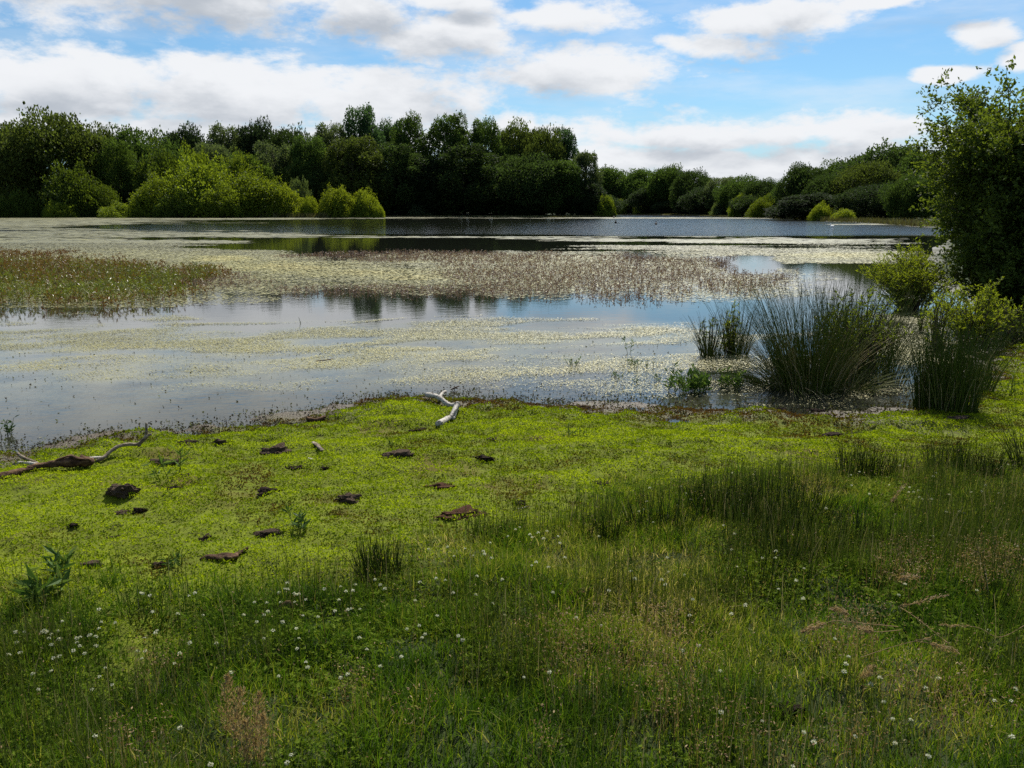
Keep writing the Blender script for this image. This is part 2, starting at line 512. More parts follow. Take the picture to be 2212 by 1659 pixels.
# ------------------------------------------------------------------ zones
mead_px = [(-500, 1440), (0, 1385), (200, 1355), (400, 1315), (620, 1260), (850, 1225), (1000, 1180), (1200, 1140), (1350, 1105), (1480, 1075), (1600, 1050), (1750, 1040), (2000, 1025), (2212, 1010), (2700, 990)]
mp = np.array([at(u, v)[:2] for u, v in mead_px])
def meadow(x, y):
    """1 in the meadow, 0 in the moss"""
    lim = np.interp(x, mp[:, 0], mp[:, 1])
    return sstep(-.35, .35, lim - y + (fbm(x * 1.4, y * 1.4, 21, 3) - .5) * 1.5)

def axis(a, b, step, grow, far):
    pts = list(np.arange(a, b + 1e-6, step))
    s = step
    while pts[-1] < far:
        s *= grow; pts.append(pts[-1] + s)
    s = step; pre = []
    c = a
    while c > -far:
        s *= grow; c -= s; pre.append(c)
    return np.array(pre[::-1] + pts)

# ------------------------------------------------------------------ ground
def build_ground():
    xs = axis(-7, 8, .045, 1.09, 3000); ys = axis(1.2, 12, .045, 1.09, 3000)
    X, Y = np.meshgrid(xs, ys)
    Z = ground_h(X, Y)
    nx, ny = len(xs), len(ys)
    idx = np.arange(nx * ny).reshape(ny, nx)
    Q = np.stack([idx[:-1, :-1], idx[:-1, 1:], idx[1:, 1:], idx[1:, :-1]], -1).reshape(-1, 4)
    sd = lake_sd(X, Y)
    m, N = new_mat('ground_soil')
    o = N.obj()
    mw, sh = N.attr('meadow'), N.attr('shore')
    n1 = N.noise(o, 1.3, 4, .6); n2 = N.noise(o, 14, 6, .7); n3 = N.noise(o, 60, 4, .7)
    moss = N.ramp(n2, [(.3, (.05, .055, .006)), (.5, (.10, .125, .006)), (.72, (.17, .21, .006))])
    moss = N.mix(N.mr(n1, .52, .72), moss, (.10, .075, .018))
    mea = N.ramp(n2, [(.3, (.012, .022, .006)), (.55, (.03, .045, .010)), (.75, (.06, .05, .02))])
    c = N.mix(mw, moss, mea)
    mud = N.ramp(n3, [(.3, (.03, .022, .014)), (.7, (.11, .085, .05))])
    c = N.mix(sh, c, mud)
    r = N.m('SUBTRACT', .95, N.m('MULTIPLY', sh, .5))
    finish(N, principled(N, c, r, .2, bump(N, n3, .7, .015)))
    x, y = X.ravel(), Y.ravel()
    nz = fbm(x * 3, y * 3, 31, 3)
    shore = sstep(.75, .1, sd + (nz - .5) * .9)
    me = mesh_np('ground', np.stack([x, y, Z.ravel()], 1), Q, m,
                 {'meadow': ('POINT', np.maximum(meadow(x, y), sstep(14, 22, np.hypot(x, y)))), 'shore': ('POINT', shore)}, smooth=True)
    tag(obj('ground', me), kind='structure')
build_ground()

# ------------------------------------------------------------------ water
def bl(u, v, items, soft=1.0):
    """soft union of ellipses given in photo places"""
    best = np.full(u.shape, -9.0)
    for (cu, cv, hu, hv, *w) in items:
        r = 1 - np.sqrt(((u - cu) / hu) ** 2 + ((v - cv) / hv) ** 2)
        best = np.maximum(best, r * (w[0] if w else 1))
    return best
# floating mats: centre u, v, half sizes
ALG_FAR = [(60, 476, 330, 10), (130, 505, 500, 13), (-200, 490, 380, 34), (420, 470, 460, 5), (760, 469.5, 350, 1.6), (480, 507, 300, 6),
           (900, 513, 400, 1.8), (1150, 516, 300, 2.6), (1350, 519, 300, 4), (1680, 521, 300, 8), (1350, 531, 200, 3), (1540, 537, 260, 8), (1720, 545, 240, 14),
           (250, 528, 260, 7), (480, 525, 110, 4), (-100, 535, 500, 22), (1850, 550, 180, 12), (1450, 471, 420, 1.3), (1880, 484, 130, 1.5)]
ALG_MID = [(500, 565, 190, 22), (700, 595, 330, 40), (900, 610, 230, 28), (560, 622, 210, 14), (1180, 590, 420, 50), (1450, 610, 300, 40),
           (1050, 565, 300, 20), (300, 560, 300, 30), (150, 640, 380, 34), (1600, 630, 160, 20), (1800, 560, 160, 12)]
YEL = [(620, 578, 190, 15), (780, 590, 200, 12), (480, 560, 90, 9), (900, 600, 120, 10), (1820, 552, 150, 8)]
ALG_NEAR = [(170, 733, 190, 26), (20, 745, 120, 28), (600, 745, 95, 20), (700, 722, 130, 18), (440, 757, 60, 14), (60, 700, 70, 8), (370, 695, 60, 9),
            (1000, 720, 150, 16), (1170, 730, 200, 22), (1290, 712, 180, 10), (1380, 735, 110, 14), (1250, 690, 70, 5), (1180, 785, 330, 34),
            (1000, 800, 180, 28), (1350, 800, 170, 30), (450, 800, 90, 16), (250, 770, 150, 16), (700, 790, 130, 12), (820, 760, 90, 10),
            (1560, 780, 130, 30), (1640, 840, 200, 26), (1760, 800, 220, 50), (1950, 760, 120, 30), (2050, 700, 120, 25), (300, 815, 220, 14, .5),
            (120, 790, 160, 20, .7), (650, 760, 330, 30, .6)]

def algae_density(x, y):
    u, v = to_px(x, y)
    sc = np.clip(12 / np.maximum(y, 3), .05, 2)
    n = fbm(x * 1.6 * sc + 3, y * 3.0 * sc, 41, 5) - .5
    n2 = fbm(x * .5, y * 1.1, 44, 4) - .5
    far = bl(u, v, ALG_FAR) - .10 + n2 * .7 + n * .6 + (fbm(x * .05, y * .28, 46, 3) - .5) * 1.6
    mid = bl(u, v, ALG_MID) * 1.4 + n2 * 1.0 + n * 1.3
    wx = x + 1.6 * (fbm(x * .7 + 5, y * .9, 47, 3) - .5); wy = y + .9 * (fbm(x * .6, y * .8 + 8, 48, 3) - .5)
    nn = fbm(.94 * wx * .75 + .34 * wy * .75, (-.34 * wx + .94 * wy) * 2.3, 49, 5) - .5
    near = bl(u, v, ALG_NEAR) * .75 + nn * 3.6 + .20
    gap = np.maximum(bl(u, v, [(1620, 572, 75, 24), (1790, 577, 110, 12), (1400, 672, 330, 22), (720, 672, 420, 20), (100, 690, 180, 14)]), 0)
    dm = np.where(v < 540, far, np.where(v < 665, np.maximum(mid, far), near))
    gap2 = np.maximum(bl(u, v, [(1500, 528, 260, 3), (1700, 534, 160, 2.5), (1830, 512, 140, 6), (1250, 541, 200, 2.5), (860, 529, 540, 15), (620, 491, 520, 7), (1350, 492, 500, 14)]), 0)
    return dm - gap * 2.0 - gap2 * 2.2, u, v

def build_water():
    xs = axis(-9, 11, .12, 1.035, 330); ys = axis(4, 24, .12, 1.03, 340)
    ys = ys[ys > -30]
    X, Y = np.meshgrid(xs, ys); nx, ny = len(xs), len(ys)
    x, y = X.ravel(), Y.ravel()
    idx = np.arange(nx * ny).reshape(ny, nx)
    Q = np.stack([idx[:-1, :-1], idx[:-1, 1:], idx[1:, 1:], idx[1:, :-1]], -1).reshape(-1, 4)
    d, u, v = algae_density(x, y)
    nearz = sstep(655, 740, v)
    film = sstep(-1.0, .6, d) * .62 * nearz * sstep(900, 800, v) + .30 * sstep(660, 730, v) + .3 * sstep(-.1, .5, d) * (1 - nearz)
    film = film * sstep(960, 860, v + .10 * u) + .12 * sstep(700, 760, v)
    film = film * (1 - .95 * sstep(-.1, .35, bl(u, v, [(950, 668, 420, 30), (1480, 670, 260, 26)])))
    film = np.where(y < 1, .3, film)
    rip = sstep(512, 503, v) * .13 * (.8 + 1.2 * sstep(1000, 1500, u)) + .007 + .022 * sstep(700, 860, v)
    rip = np.where(y < 1, .1, rip)
    m, N = new_mat('lake_water')
    o = N.obj()
    fa, ri = N.attr('film'), N.attr('ripple')
    n1 = N.noise(o, 1.2, 6, .7); n2 = N.noise(o, 22, 5, .75)
    f = N.m('MULTIPLY', fa, N.mr(N.m('ADD', N.m('MULTIPLY', n1, .6), N.m('MULTIPLY', n2, .4)), .25, .68), clamp=True)
    c = N.mix(f, (.012, .014, .010), (.24, .235, .15))
    wv = N.noise(N.vm('MULTIPLY', o, (1, 1.8, 1)), 2.6, 4, .6); wf = N.noise(o, 14, 3, .6)
    h = N.m('ADD', wv, N.m('MULTIPLY', wf, .25))
    p = N.node('ShaderNodeBsdfPrincipled')
    N.link(c, p.inputs['Base Color'])
    p.inputs['IOR'].default_value = 1.333
    N.link(N.m('ADD', .015, N.m('ADD', N.m('MULTIPLY', f, .28), N.m('MULTIPLY', N.m('MAXIMUM', N.m('SUBTRACT', ri, .05), 0.0), .5))), p.inputs['Roughness'])
    b = N.node('ShaderNodeBump'); N.link(h, b.inputs['Height']); N.link(ri, b.inputs['Strength']); b.inputs['Distance'].default_value = .22
    N.link(b.outputs[0], p.inputs['Normal'])
    finish(N, p.outputs[0])
    me = mesh_np('water', np.stack([x, y, 0 * x], 1), Q, m, {'film': ('POINT', film), 'ripple': ('POINT', rip)}, smooth=True)
    tag(obj('water', me), kind='structure')
build_water()

def flakes(P, L, wid, tilt, aniso=1.0):
    n = len(P); a = rng.uniform(0, 2 * pi, n)
    A = np.stack([np.cos(a), np.sin(a) , rng.normal(size=n) * tilt], 1)
    B = np.stack([-np.sin(a), np.cos(a), rng.normal(size=n) * tilt], 1)
    if aniso != 1.0:
        A[:, 0] *= aniso; B[:, 0] *= aniso
    l = L[:, None] * .5
    js = rng.uniform(.6, 1.3, (5, n, 1))
    th = [0, 72, 144, 216, 288]
    V = np.stack([P + A * l * cos(radians(t)) * js[i] + B * l * wid * sin(radians(t)) * js[i] for i, t in enumerate(th)], 1)
    return V.reshape(-1, 3), np.arange(n * 5).reshape(n, 5)

def sample_area(n, ymin, ymax, spread=.72, power=1.0, xoff=1.0):
    """points in the wedge in front of the viewpoint, uniform per area when power is 1"""
    t = rng.uniform(0, 1, n) ** power
    y = np.sqrt(ymin ** 2 + t * (ymax ** 2 - ymin ** 2))
    x = rng.uniform(-1, 1, n) * (y * spread + xoff)
    return x, y

def build_algae():
    def band(n, y0, y1, size, tilt, aniso, thr, sharp, power=1.0):
        x, y = sample_area(n, y0, y1, power=power, xoff=1.5)
        d, u, v = algae_density(x, y)
        sd = lake_sd(x, y)
        keep = (sstep(thr, thr + sharp, d) > rng.uniform(0, 1, n)) & (sd < -.02)
        x, y, u, v = x[keep], y[keep], u[keep], v[keep]
        tone = .47 + .38 * np.clip(bl(u, v, YEL) + .4 * (fbm(x * .8, y * .8, 77) - .3), 0, 1) + (fbm(x * 1.5, y * 2, 71) - .5) * .35 + rng.normal(size=len(x)) * .10
        tone += sstep(700, 760, v) * .14 - .20 * sstep(560, 525, v)
        L = size(y) * rng.uniform(.6, 1.5, len(x))
        P = np.stack([x, y, .006 + rng.uniform(0, .004, len(x))], 1)
        P[:, 2] += L * tilt * .6
        V, Fc = flakes(P, L, .8, tilt, aniso)
        return V, Fc, np.clip(tone, 0, 1)
    bands = [band(900000, 6.0, 14.5, lambda y: .003 + .0009 * y, .13, 1.3, -.2, 1.5),
             band(620000, 14.5, 44, lambda y: .0015 * y + .008, .05, 1.9, -.3, 1.0, .9),
             band(150000, 44, 300, lambda y: .006 * y, .004, 2.5, -.05, .35, 1.9)]
    off = 0; Vs = []; Fs = []; Ts = []
    for V, Fc, t in bands:
        Vs.append(V); Fs.append(Fc + off); Ts.append(t); off += len(V)
    me = mesh_np('floating_algae', np.concatenate(Vs), np.concatenate(Fs), M_ALGAE, {'tone': ('FACE', np.concatenate(Ts))})
    tag(obj('floating_algae', me), 'pale yellow-green algae and pondweed floating in mats on the lake', 'algae', kind='stuff')
build_algae()

# ------------------------------------------------------------------ water weed stands (stuff)
def stems_with_leaves(x, y, z, H, sw, leafL, nl, tone, bend=.25, lw=.35):
    n = len(x)
    P = np.stack([x, y, z], 1)
    V1, F1 = blades(P, H, np.full(n, 1.0) * sw, bend=bend, segs=2)
    t1 = np.repeat(tone, 2)
    t = rng.uniform(.25, 1.0, (n, nl))
    LP = P[:, None] + np.stack([rng.normal(size=(n, nl)) * .01, rng.normal(size=(n, nl)) * .01, t * H[:, None]], -1)
    D = np.stack([rng.normal(size=(n, nl)), rng.normal(size=(n, nl)), np.full((n, nl), .8)], -1)
    LL = np.broadcast_to(np.asarray(leafL).reshape(-1, 1) if np.ndim(leafL) else leafL, (n, nl)) * rng.uniform(.6, 1.3, (n, nl))
    V2, F2 = leaves(LP.reshape(-1, 3), LL.ravel(), lw, unit(D.reshape(-1, 3)), .3)
    t2 = np.clip(np.repeat(tone, nl) + rng.normal(size=n * nl) * .12, 0, 1)
    V, Fc = merge([(V1, F1), (V2, F2)])
    return V, Fc, np.concatenate([t1, t2])

def build_weeds():
    # reddish stand in the middle of the lake
    n = 230000
    x, y = sample_area(n, 15.5, 46, .62)
    u, v = to_px(x, y)
    st = bl(u, v, [(1180, 597, 480, 52), (1400, 600, 330, 56), (850, 557, 260, 12), (1000, 560, 330, 18), (800, 628, 330, 16), (560, 600, 200, 30, .5), (1580, 610, 150, 36), (640, 590, 240, 22, .35)])
    d = st * 1.5 + (fbm(x * .7, y * .45, 51, 4) - .5) * 1.9
    gap = bl(u, v, [(700, 595, 290, 30), (860, 603, 160, 20), (1640, 575, 90, 26)])
    d = d - np.maximum(gap, 0) * 1.8
    dens = sstep(-.1, .9, d) * .33 * np.clip(28 / y, .5, 1.4)
    k = (dens > rng.uniform(0, 1, n)) & (lake_sd(x, y) < -.5) & (st > -.08)
    x, y, u = x[k], y[k], u[k]; n = len(x)
    H = rng.uniform(.03, .12, n)
    tone = np.clip(.45 + .25 * (fbm(x * .5, y * .5, 53) - .5) + rng.normal(size=n) * .2 + .1 * sstep(900, 500, u), 0, 1)
    V, Fc, t = stems_with_leaves(x, y, np.zeros(n), H, .006 + .00025 * y, .028 + .0010 * y, 3, tone, .3, .4)
    o = obj('water_weed', mesh_np('red_weed', V, Fc, M_RED, {'tone': ('FACE', t)}))
    tag(o, 'reddish brown stems of pondweed standing out of the middle of the lake', 'pondweed', kind='stuff')
    # green brown stand at the left
    n = 60000
    x, y = sample_area(n, 12.5, 34, .8)
    u, v = to_px(x, y)
    st = bl(u, v, [(80, 615, 350, 66), (-200, 610, 420, 80), (320, 618, 120, 40), (430, 600, 70, 18, .6)])
    d = st * 1.8 + (fbm(x * .9, y * .7, 61, 4) - .5) * 1.3
    k = (sstep(-.05, .7, d) * .8 > rng.uniform(0, 1, n)) & (lake_sd(x, y) < -.5) & (st > -.12)
    x, y, d, v = x[k], y[k], d[k], v[k]; n = len(x)
    H = rng.uniform(.10, .30, n) * np.clip(.5 + d, .5, 1.1)
    tone = np.clip(.20 + .9 * (fbm(x * .6, y * .4, 63) - .4) + .30 * sstep(.1, .8, d) + rng.normal(size=n) * .15 - .25 * sstep(570, 545, v), 0, 1)
    V, Fc, t = stems_with_leaves(x, y, np.zeros(n), H, .012, .085, 5, tone, .35, .32)
    o = obj('water_weed', mesh_np('green_weed', V, Fc, M_WEED, {'tone': ('FACE', t)}))
    tag(o, 'dense green and rust brown water plants standing in the lake at the left', 'water plants', kind='stuff')
build_weeds()

# ------------------------------------------------------------------ moss, wet edge and meadow (stuff)
def build_groundcover():
    # moss
    n = 1500000
    x, y = sample_area(n, 2.4, 12.5, .70, 1.0, 2.2)
    sd = lake_sd(x, y); m = meadow(x, y)
    keep = (sd > .04) & (m < rng.uniform(.2, 1.1, n)) & (rng.uniform(0, 1, n) < np.clip(7 / y, .3, 1)) & (sd < 6)
    x, y, sd = x[keep], y[keep], sd[keep]; n = len(x)
    z = ground_h(x, y)
    br = fbm(x * 1.7, y * 2.2, 81, 4); fine = fbm(x * 9, y * 12, 83, 3)
    relief = (fbm(x * 4.2, y * 6, 9, 4) - .5)
    tone = .68 + (br - .5) * 1.7 + (fine - .5) * .8 + relief * 1.3 + rng.normal(size=n) * .13 - .45 * sstep(.9, .1, sd)  # hollows toned darker: relief shading put into leaf colour, and dark soil in gaps
    clump = fbm(x * 16, y * 20, 87, 2)
    keep = (fine * .5 + clump * .6 + relief * .7 + rng.uniform(-.15, .15, n) > .38) & (sd > .10 + .35 * (br - .35))
    x, y, z, tone = x[keep], y[keep], z[keep], tone[keep]; n = len(x)
    L = rng.uniform(.008, .017, n) * (0.75 + y * .07)
    P = np.stack([x, y, z + rng.uniform(-.002, .012, n) + .02 * (clump[keep] - .4)], 1)
    V, Fc = leaves(P, L, .65, np.stack([rng.normal(size=n), rng.normal(size=n), np.full(n, .9)], 1), .2)
    o = obj('moss', mesh_np('moss', V, Fc, M_MOSS, {'tone': ('FACE', np.clip(tone, 0, 1))}))
    tag(o, 'bright lime green mat of low creeping moss along the bank', 'ground cover', kind='stuff')
    # wet edge litter, both sides of the waterline
    n = 200000
    x, y = sample_area(n, 4.6, 11, .70, 1.0, 2.0)
    sd = lake_sd(x, y) + (fbm(x * 2.5, y * 2.5, 91, 3) - .5) * .5
    pr = np.exp(-((sd - .05) / .30) ** 2) * sstep(.3, .62, fbm(x * 5, y * 7, 93, 3) + .08) * 1.0 + .012 * (sd < 0)
    k = pr > rng.uniform(0, 1, n)
    x, y, sd = x[k], y[k], sd[k]; n = len(x)
    z = np.maximum(ground_h(x, y), 0)
    L = rng.uniform(.012, .032, n)
    V, Fc = leaves(np.stack([x, y, z + .003], 1), L, .5, np.stack([rng.normal(size=n), rng.normal(size=n), np.abs(rng.normal(size=n)) * .6 + .1], 1), .2)
    o = obj('waterline_weed', mesh_np('edge', V, Fc, M_EDGE, {'tone': ('FACE', np.clip(rng.normal(size=n) * .25 + .45, 0, 1))}))
    tag(o, 'dark wet weed and debris scattered along the near waterline', 'weed', kind='stuff')
    # meadow: short blades
    n = 700000
    x, y = sample_area(n, 1.2, 6.6, .72, .95, 2.2)
    m = meadow(x, y); sd = lake_sd(x, y)
    tuft = fbm(x * 5, y * 5, 101, 3)
    k = (m * (.35 + 1.1 * tuft) > rng.uniform(0, 1, n)) & (sd > .2)
    x, y, tuft = x[k], y[k], tuft[k]; n = len(x)
    z = ground_h(x, y)
    pat = fbm(x * 1.3, y * 1.3, 103, 4)
    H = rng.uniform(.025, .085, n) * (.35 + 1.4 * tuft) * np.clip(1.25 - y * .08, .7, 1.1)
    tone = np.clip(.42 + (pat - .5) * 1.15 + rng.normal(size=n) * .19 - (tuft - .5) * .5, 0, 1)
    V, Fc = blades(np.stack([x, y, z], 1), H, rng.uniform(.0024, .0055, n), bend=.95, segs=2)
    o = obj('meadow_grass', mesh_np('meadow_grass', V, Fc, M_GRASS, {'tone': ('FACE', np.repeat(tone, 2))}))
    tag(o, 'dark green meadow grass growing across the foreground', 'grass', kind='stuff')
    n = 130000
    x, y = sample_area(n, 1.2, 6.2, .72, .95, 2.2)
    cl = fbm(x * 1.7 + 30, y * 1.7, 107, 3)
    k = (meadow(x, y) * sstep(.46, .6, cl) > rng.uniform(0, 1, n))
    x, y = x[k], y[k]; n = len(x); z = ground_h(x, y)
    P = np.stack([x, y, z + rng.uniform(.015, .055, n)], 1)
    P3 = np.repeat(P, 3, 0); a = rng.uniform(0, 6.28, n)
    aa = (a[:, None] + np.array([0, 2.1, 4.2])[None]).ravel()
    V, Fc = leaves(P3, rng.uniform(.010, .018, n * 3), .85, np.stack([np.cos(aa), np.sin(aa), np.full(n * 3, .15)], 1), .12)
    o = obj('clover_leaves', mesh_np('clover_leaves', V, Fc, M_CLOVERLEAF, {'tone': ('FACE', np.repeat(np.clip(rng.normal(size=n) * .2 + .5, 0, 1), 3))}))
    tag(o, 'broad three-part clover leaves in patches low in the meadow grass', 'clover leaves', kind='stuff')
    # fine upright rushes and stalks in the meadow
    n = 180000
    x, y = sample_area(n, 1.2, 6.4, .72, .95, 2.2)
    tu = fbm(x * 2.2 + 9, y * 2.2, 111, 3)
    k = (meadow(x, y) * sstep(.40, .70, tu) > rng.uniform(0, 1, n)) & (lake_sd(x, y) > .2)
    x, y = x[k], y[k]; n = len(x); z = ground_h(x, y)
    H = rng.uniform(.08, .25, n)
    V, Fc = blades(np.stack([x, y, z], 1), H, rng.uniform(.0016, .0028, n), bend=.22, segs=3, tipw=.5)
    o = obj('grass_stalks', mesh_np('stalks', V, Fc, M_RUSH, {'tone': ('FACE', np.repeat(np.clip(rng.normal(size=n) * .28 + .5, 0, 1), 3))}))
    tag(o, 'thin upright dark stalks rising through the meadow grass', 'grass stalks', kind='stuff')
    # dry bent-grass panicles: tan clouds
    items = [(1300, 1395, 150, 70), (1420, 1370, 90, 60), (1960, 1225, 80, 50), (2130, 1230, 90, 60), (1390, 1420, 160, 60), (1590, 1590, 90, 60),
             (1560, 1620, 90, 50), (1290, 1370, 60, 50), (1820, 1370, 100, 60), (2020, 1500, 160, 90), (880, 1540, 70, 30), (770, 1490, 60, 35), (540, 1600, 60, 60),
             (1180, 1590, 50, 60), (1740, 1640, 90, 40), (1440, 1500, 80, 60), (1850, 1600, 90, 40), (300, 1600, 80, 40), (330, 1430, 70, 30), (1250, 1470, 90, 30)]
    n = 190000
    x, y = sample_area(n, 1.4, 5.6, .72, .95, .5)
    z0 = ground_h(x, y)
    u, v = to_px(x, y, z0 + .1)
    d = bl(u, v, items) + (fbm(x * 4, y * 4, 121, 3) - .5) * .9
    k = (sstep(-.2, .5, d) * .95 + .03 * meadow(x, y) > rng.uniform(0, 1, n)) & (meadow(x, y) > .4)
    x, y, z0 = x[k], y[k], z0[k]; n = len(x)
    H = rng.uniform(.08, .19, n)
    P = np.stack([x, y, z0 + H], 1)
    V, Fc = leaves(P, rng.uniform(.006, .014, n), .4, None)
    ns = n // 6
    Vs, Fs = blades(np.stack([x[:ns], y[:ns], z0[:ns]], 1), H[:ns], np.full(ns, .0012), bend=.25, segs=2, tipw=.6)
    VV, FF = merge([(V, Fc), (Vs, Fs)])
    tone = np.concatenate([np.clip(rng.normal(size=n) * .22 + .38, 0, 1), np.full(ns * 2, .3)])
    o = obj('dry_grass', mesh_np('dry_haze', VV, FF, M_DRY, {'tone': ('FACE', tone)}))
    tag(o, 'fine tan seeding grass heads in soft patches over the meadow', 'dry grass', kind='stuff')
build_groundcover()

# ------------------------------------------------------------------ far bank reeds
def build_reeds():
    P = []
    n0 = len([0])
    pts = np.array([tuple(at0(u, v)) for u, v in far_px] + [(-190, 180)])
    seg = np.linalg.norm(np.diff(pts, axis=0), axis=1)
    for i in range(len(pts) - 1):
        a, b = pts[i], pts[i + 1]
        nn = int(min(seg[i] * 45, 6000))
        t = rng.uniform(0, 1, nn)
        p = a + (b - a) * t[:, None]
        nrm = np.array([(b - a)[1], -(b - a)[0]]) / max(seg[i], 1e-6)
        off = np.abs(rng.normal(size=nn)) * 2.2
        p = p + nrm[None] * off[:, None]
        P.append(p)
    P = np.concatenate(P)
    sd = lake_sd(P[:, 0], P[:, 1])
    P = P[(sd > .1) & (sd < 9)]
    n = len(P); z = ground_h(P[:, 0], P[:, 1])
    D = P[:, 1]
    u, v = to_px(P[:, 0], D)
    hh = (.25 + .9 * sstep(830, 700, u) + .35 * sstep(1600, 1750, u)) * (.6 + .8 * fbm(P[:, 0] * .15, P[:, 1] * .15, 131))
    V, Fc = blades(np.stack([P[:, 0], P[:, 1], z], 1), hh * rng.uniform(.6, 1.3, n), .0006 * D + .02, bend=.4, segs=2)
    t = np.clip(.45 + rng.normal(size=n) * .25, 0, 1)
    o = obj('reeds', mesh_np('reeds', V, Fc, M_REED, {'tone': ('FACE', np.repeat(t, 2))}))
    tag(o, 'brownish reeds and rough grass fringing the far shore of the lake', 'reeds', kind='stuff')
build_reeds()

# ------------------------------------------------------------------ far trees
def crown_mesh(name, kind, nleaf, leaf, seed):
    global rng
    rng = np.random.default_rng(seed)
    pts = []; dirs = []
    if kind == 'oak':
        nl = 46
        c = rand_dirs(nl) * rng.uniform(.5, .82, (nl, 1)); c[:, 2] = c[:, 2] * .5 + .52
        r = rng.uniform(.17, .32, nl)
    elif kind == 'tall':
        nl = 52
        t = rng.uniform(.06, .95, nl); a = rng.uniform(0, 2 * pi, nl)
        prof = np.interp(t, [0, .15, .45, .75, .9, 1], [.6, .85, .9, .72, .5, .25]) * rng.uniform(.35, 1, nl)
        c = np.stack([np.cos(a) * prof, np.sin(a) * prof, t * .95], 1); r = rng.uniform(.14, .26, nl)
    elif kind == 'column':
        nl = 44
        t = rng.uniform(.04, .97, nl); a = rng.uniform(0, 2 * pi, nl)
        prof = np.interp(t, [0, .2, .6, 1], [.6, .75, .65, .12]) * rng.uniform(.3, 1, nl)
        c = np.stack([np.cos(a) * prof, np.sin(a) * prof, t * .96], 1); r = rng.uniform(.16, .28, nl)
    else:   # dome bush
        nl = 60
        c = rand_dirs(nl); c[:, 2] = np.abs(c[:, 2]); c *= rng.uniform(.45, .82, (nl, 1)); r = rng.uniform(.14, .27, nl)
    per = nleaf // nl
    for i in range(nl):
        q = rand_dirs(per); rr = r[i] * rng.uniform(.5, 1.08, (per, 1)) ** .6
        sc = np.array([1, 1, .75 if kind in ('oak',) else (.42 if kind in ('tall', 'column') else .9)])
        p = c[i] + q * rr * sc
        pts.append(p); dirs.append(q + np.array([0, 0, .35]))
        # sprigs past the lobe
        k = per // (16 if kind == 'oak' else 10)
        tips = rand_dirs(5); tips[:, 2] = np.abs(tips[:, 2]) + .3; tips = unit(tips)
        ti = rng.integers(0, 5, k); s = rng.uniform(.8, 1.32, (k, 1))
        ps = c[i] + tips[ti] * r[i] * s * sc + rng.normal(size=(k, 3)) * r[i] * .06
        pts.append(ps); dirs.append(tips[ti])
    P = np.concatenate(pts); Dd = np.concatenate(dirs)
    nc = nleaf // 3
    q = rand_dirs(nc)
    if kind == 'oak':
        base = q * np.array([.80, .80, .50]); base[:, 2] += .50
    elif kind == 'bush':
        q[:, 2] = np.abs(q[:, 2]); base = q * .86
    else:
        t = rng.uniform(0.02, .93, nc); pr = np.interp(t, [0, .15, .45, .75, .9, 1], [.55, .75, .78, .6, .38, .15])
        qq = unit(q * np.array([1, 1, 0])); base = qq * pr[:, None]; base[:, 2] = t; q = qq
    nn = fbm(base[:, 0] * 4 + seed, base[:, 1] * 4 + base[:, 2] * 5, seed, 3)
    ctr = np.array([0, 0, .5]) if kind != 'bush' else np.zeros(3)
    base = ctr + (base - ctr) * ((.72 + .5 * nn) if kind != 'bush' else (.45 + 1.0 * nn))[:, None] * rng.uniform(.93, 1.05, (nc, 1))
    P = np.concatenate([P, base]); Dd = np.concatenate([Dd, q + np.array([0, 0, .35])])
    k = P[:, 2] > .005
    P, Dd = P[k], Dd[k]
    # inner filling so the crown is not hollow
    L = leaf * rng.uniform(.6, 1.4, len(P))
    V, Fc = leaves(P, L, .75, unit(Dd), .8)
    V = V.reshape(-1, 4, 3)
    if kind in ('tall', 'column'):        # the mesh is stretched upwards when placed: keep leaves near square
        ctr = V.mean(1, keepdims=True); V = ctr + (V - ctr) * np.array([1, 1, .45])
    V = V.reshape(-1, 3)
    tone = np.clip(rng.normal(size=len(P)) * .2 + .5, 0, 1)
    mat = M_WILLOW if kind == 'bush' else M_TREE
    return mesh_np(name, V, Fc, mat, {'tone': ('FACE', tone)})

PROTO = {}
for kind, cnt, leaf, nv in (('oak', 30000, .034, 4), ('tall', 26000, .042, 4), ('column', 18000, .05, 2), ('bush', 24000, .040, 4)):
    PROTO[kind] = [crown_mesh(kind + '_crown', kind, cnt, leaf, 200 + i * 7 + len(kind)) for i in range(nv)]
rng = np.random.default_rng(99)

def trunk_mesh():
    """unit tree: height 1, trunk with limbs"""
    parts = [tubes(np.array([spline([(0, 0, -.02), (.01, 0, .3), (-.01, .01, .6), (0, 0, .85)], 9)]), np.array([np.linspace(.028, .006, 9)]), 7)]
    for i in range(9):
        a = i * 2.4; z = .25 + .06 * i; L = .34 - .02 * i
        p = spline([(0, 0, z), (cos(a) * L * .5, sin(a) * L * .5, z + .1), (cos(a) * L, sin(a) * L, z + .16)], 6)
        parts.append(tubes(np.array([p]), np.array([np.linspace(.012, .003, 6)]), 5))
    V, Q = merge(parts)
    return mesh_np('trunk', V, Q, M_TRUNK, smooth=True)
TRUNK = trunk_mesh()

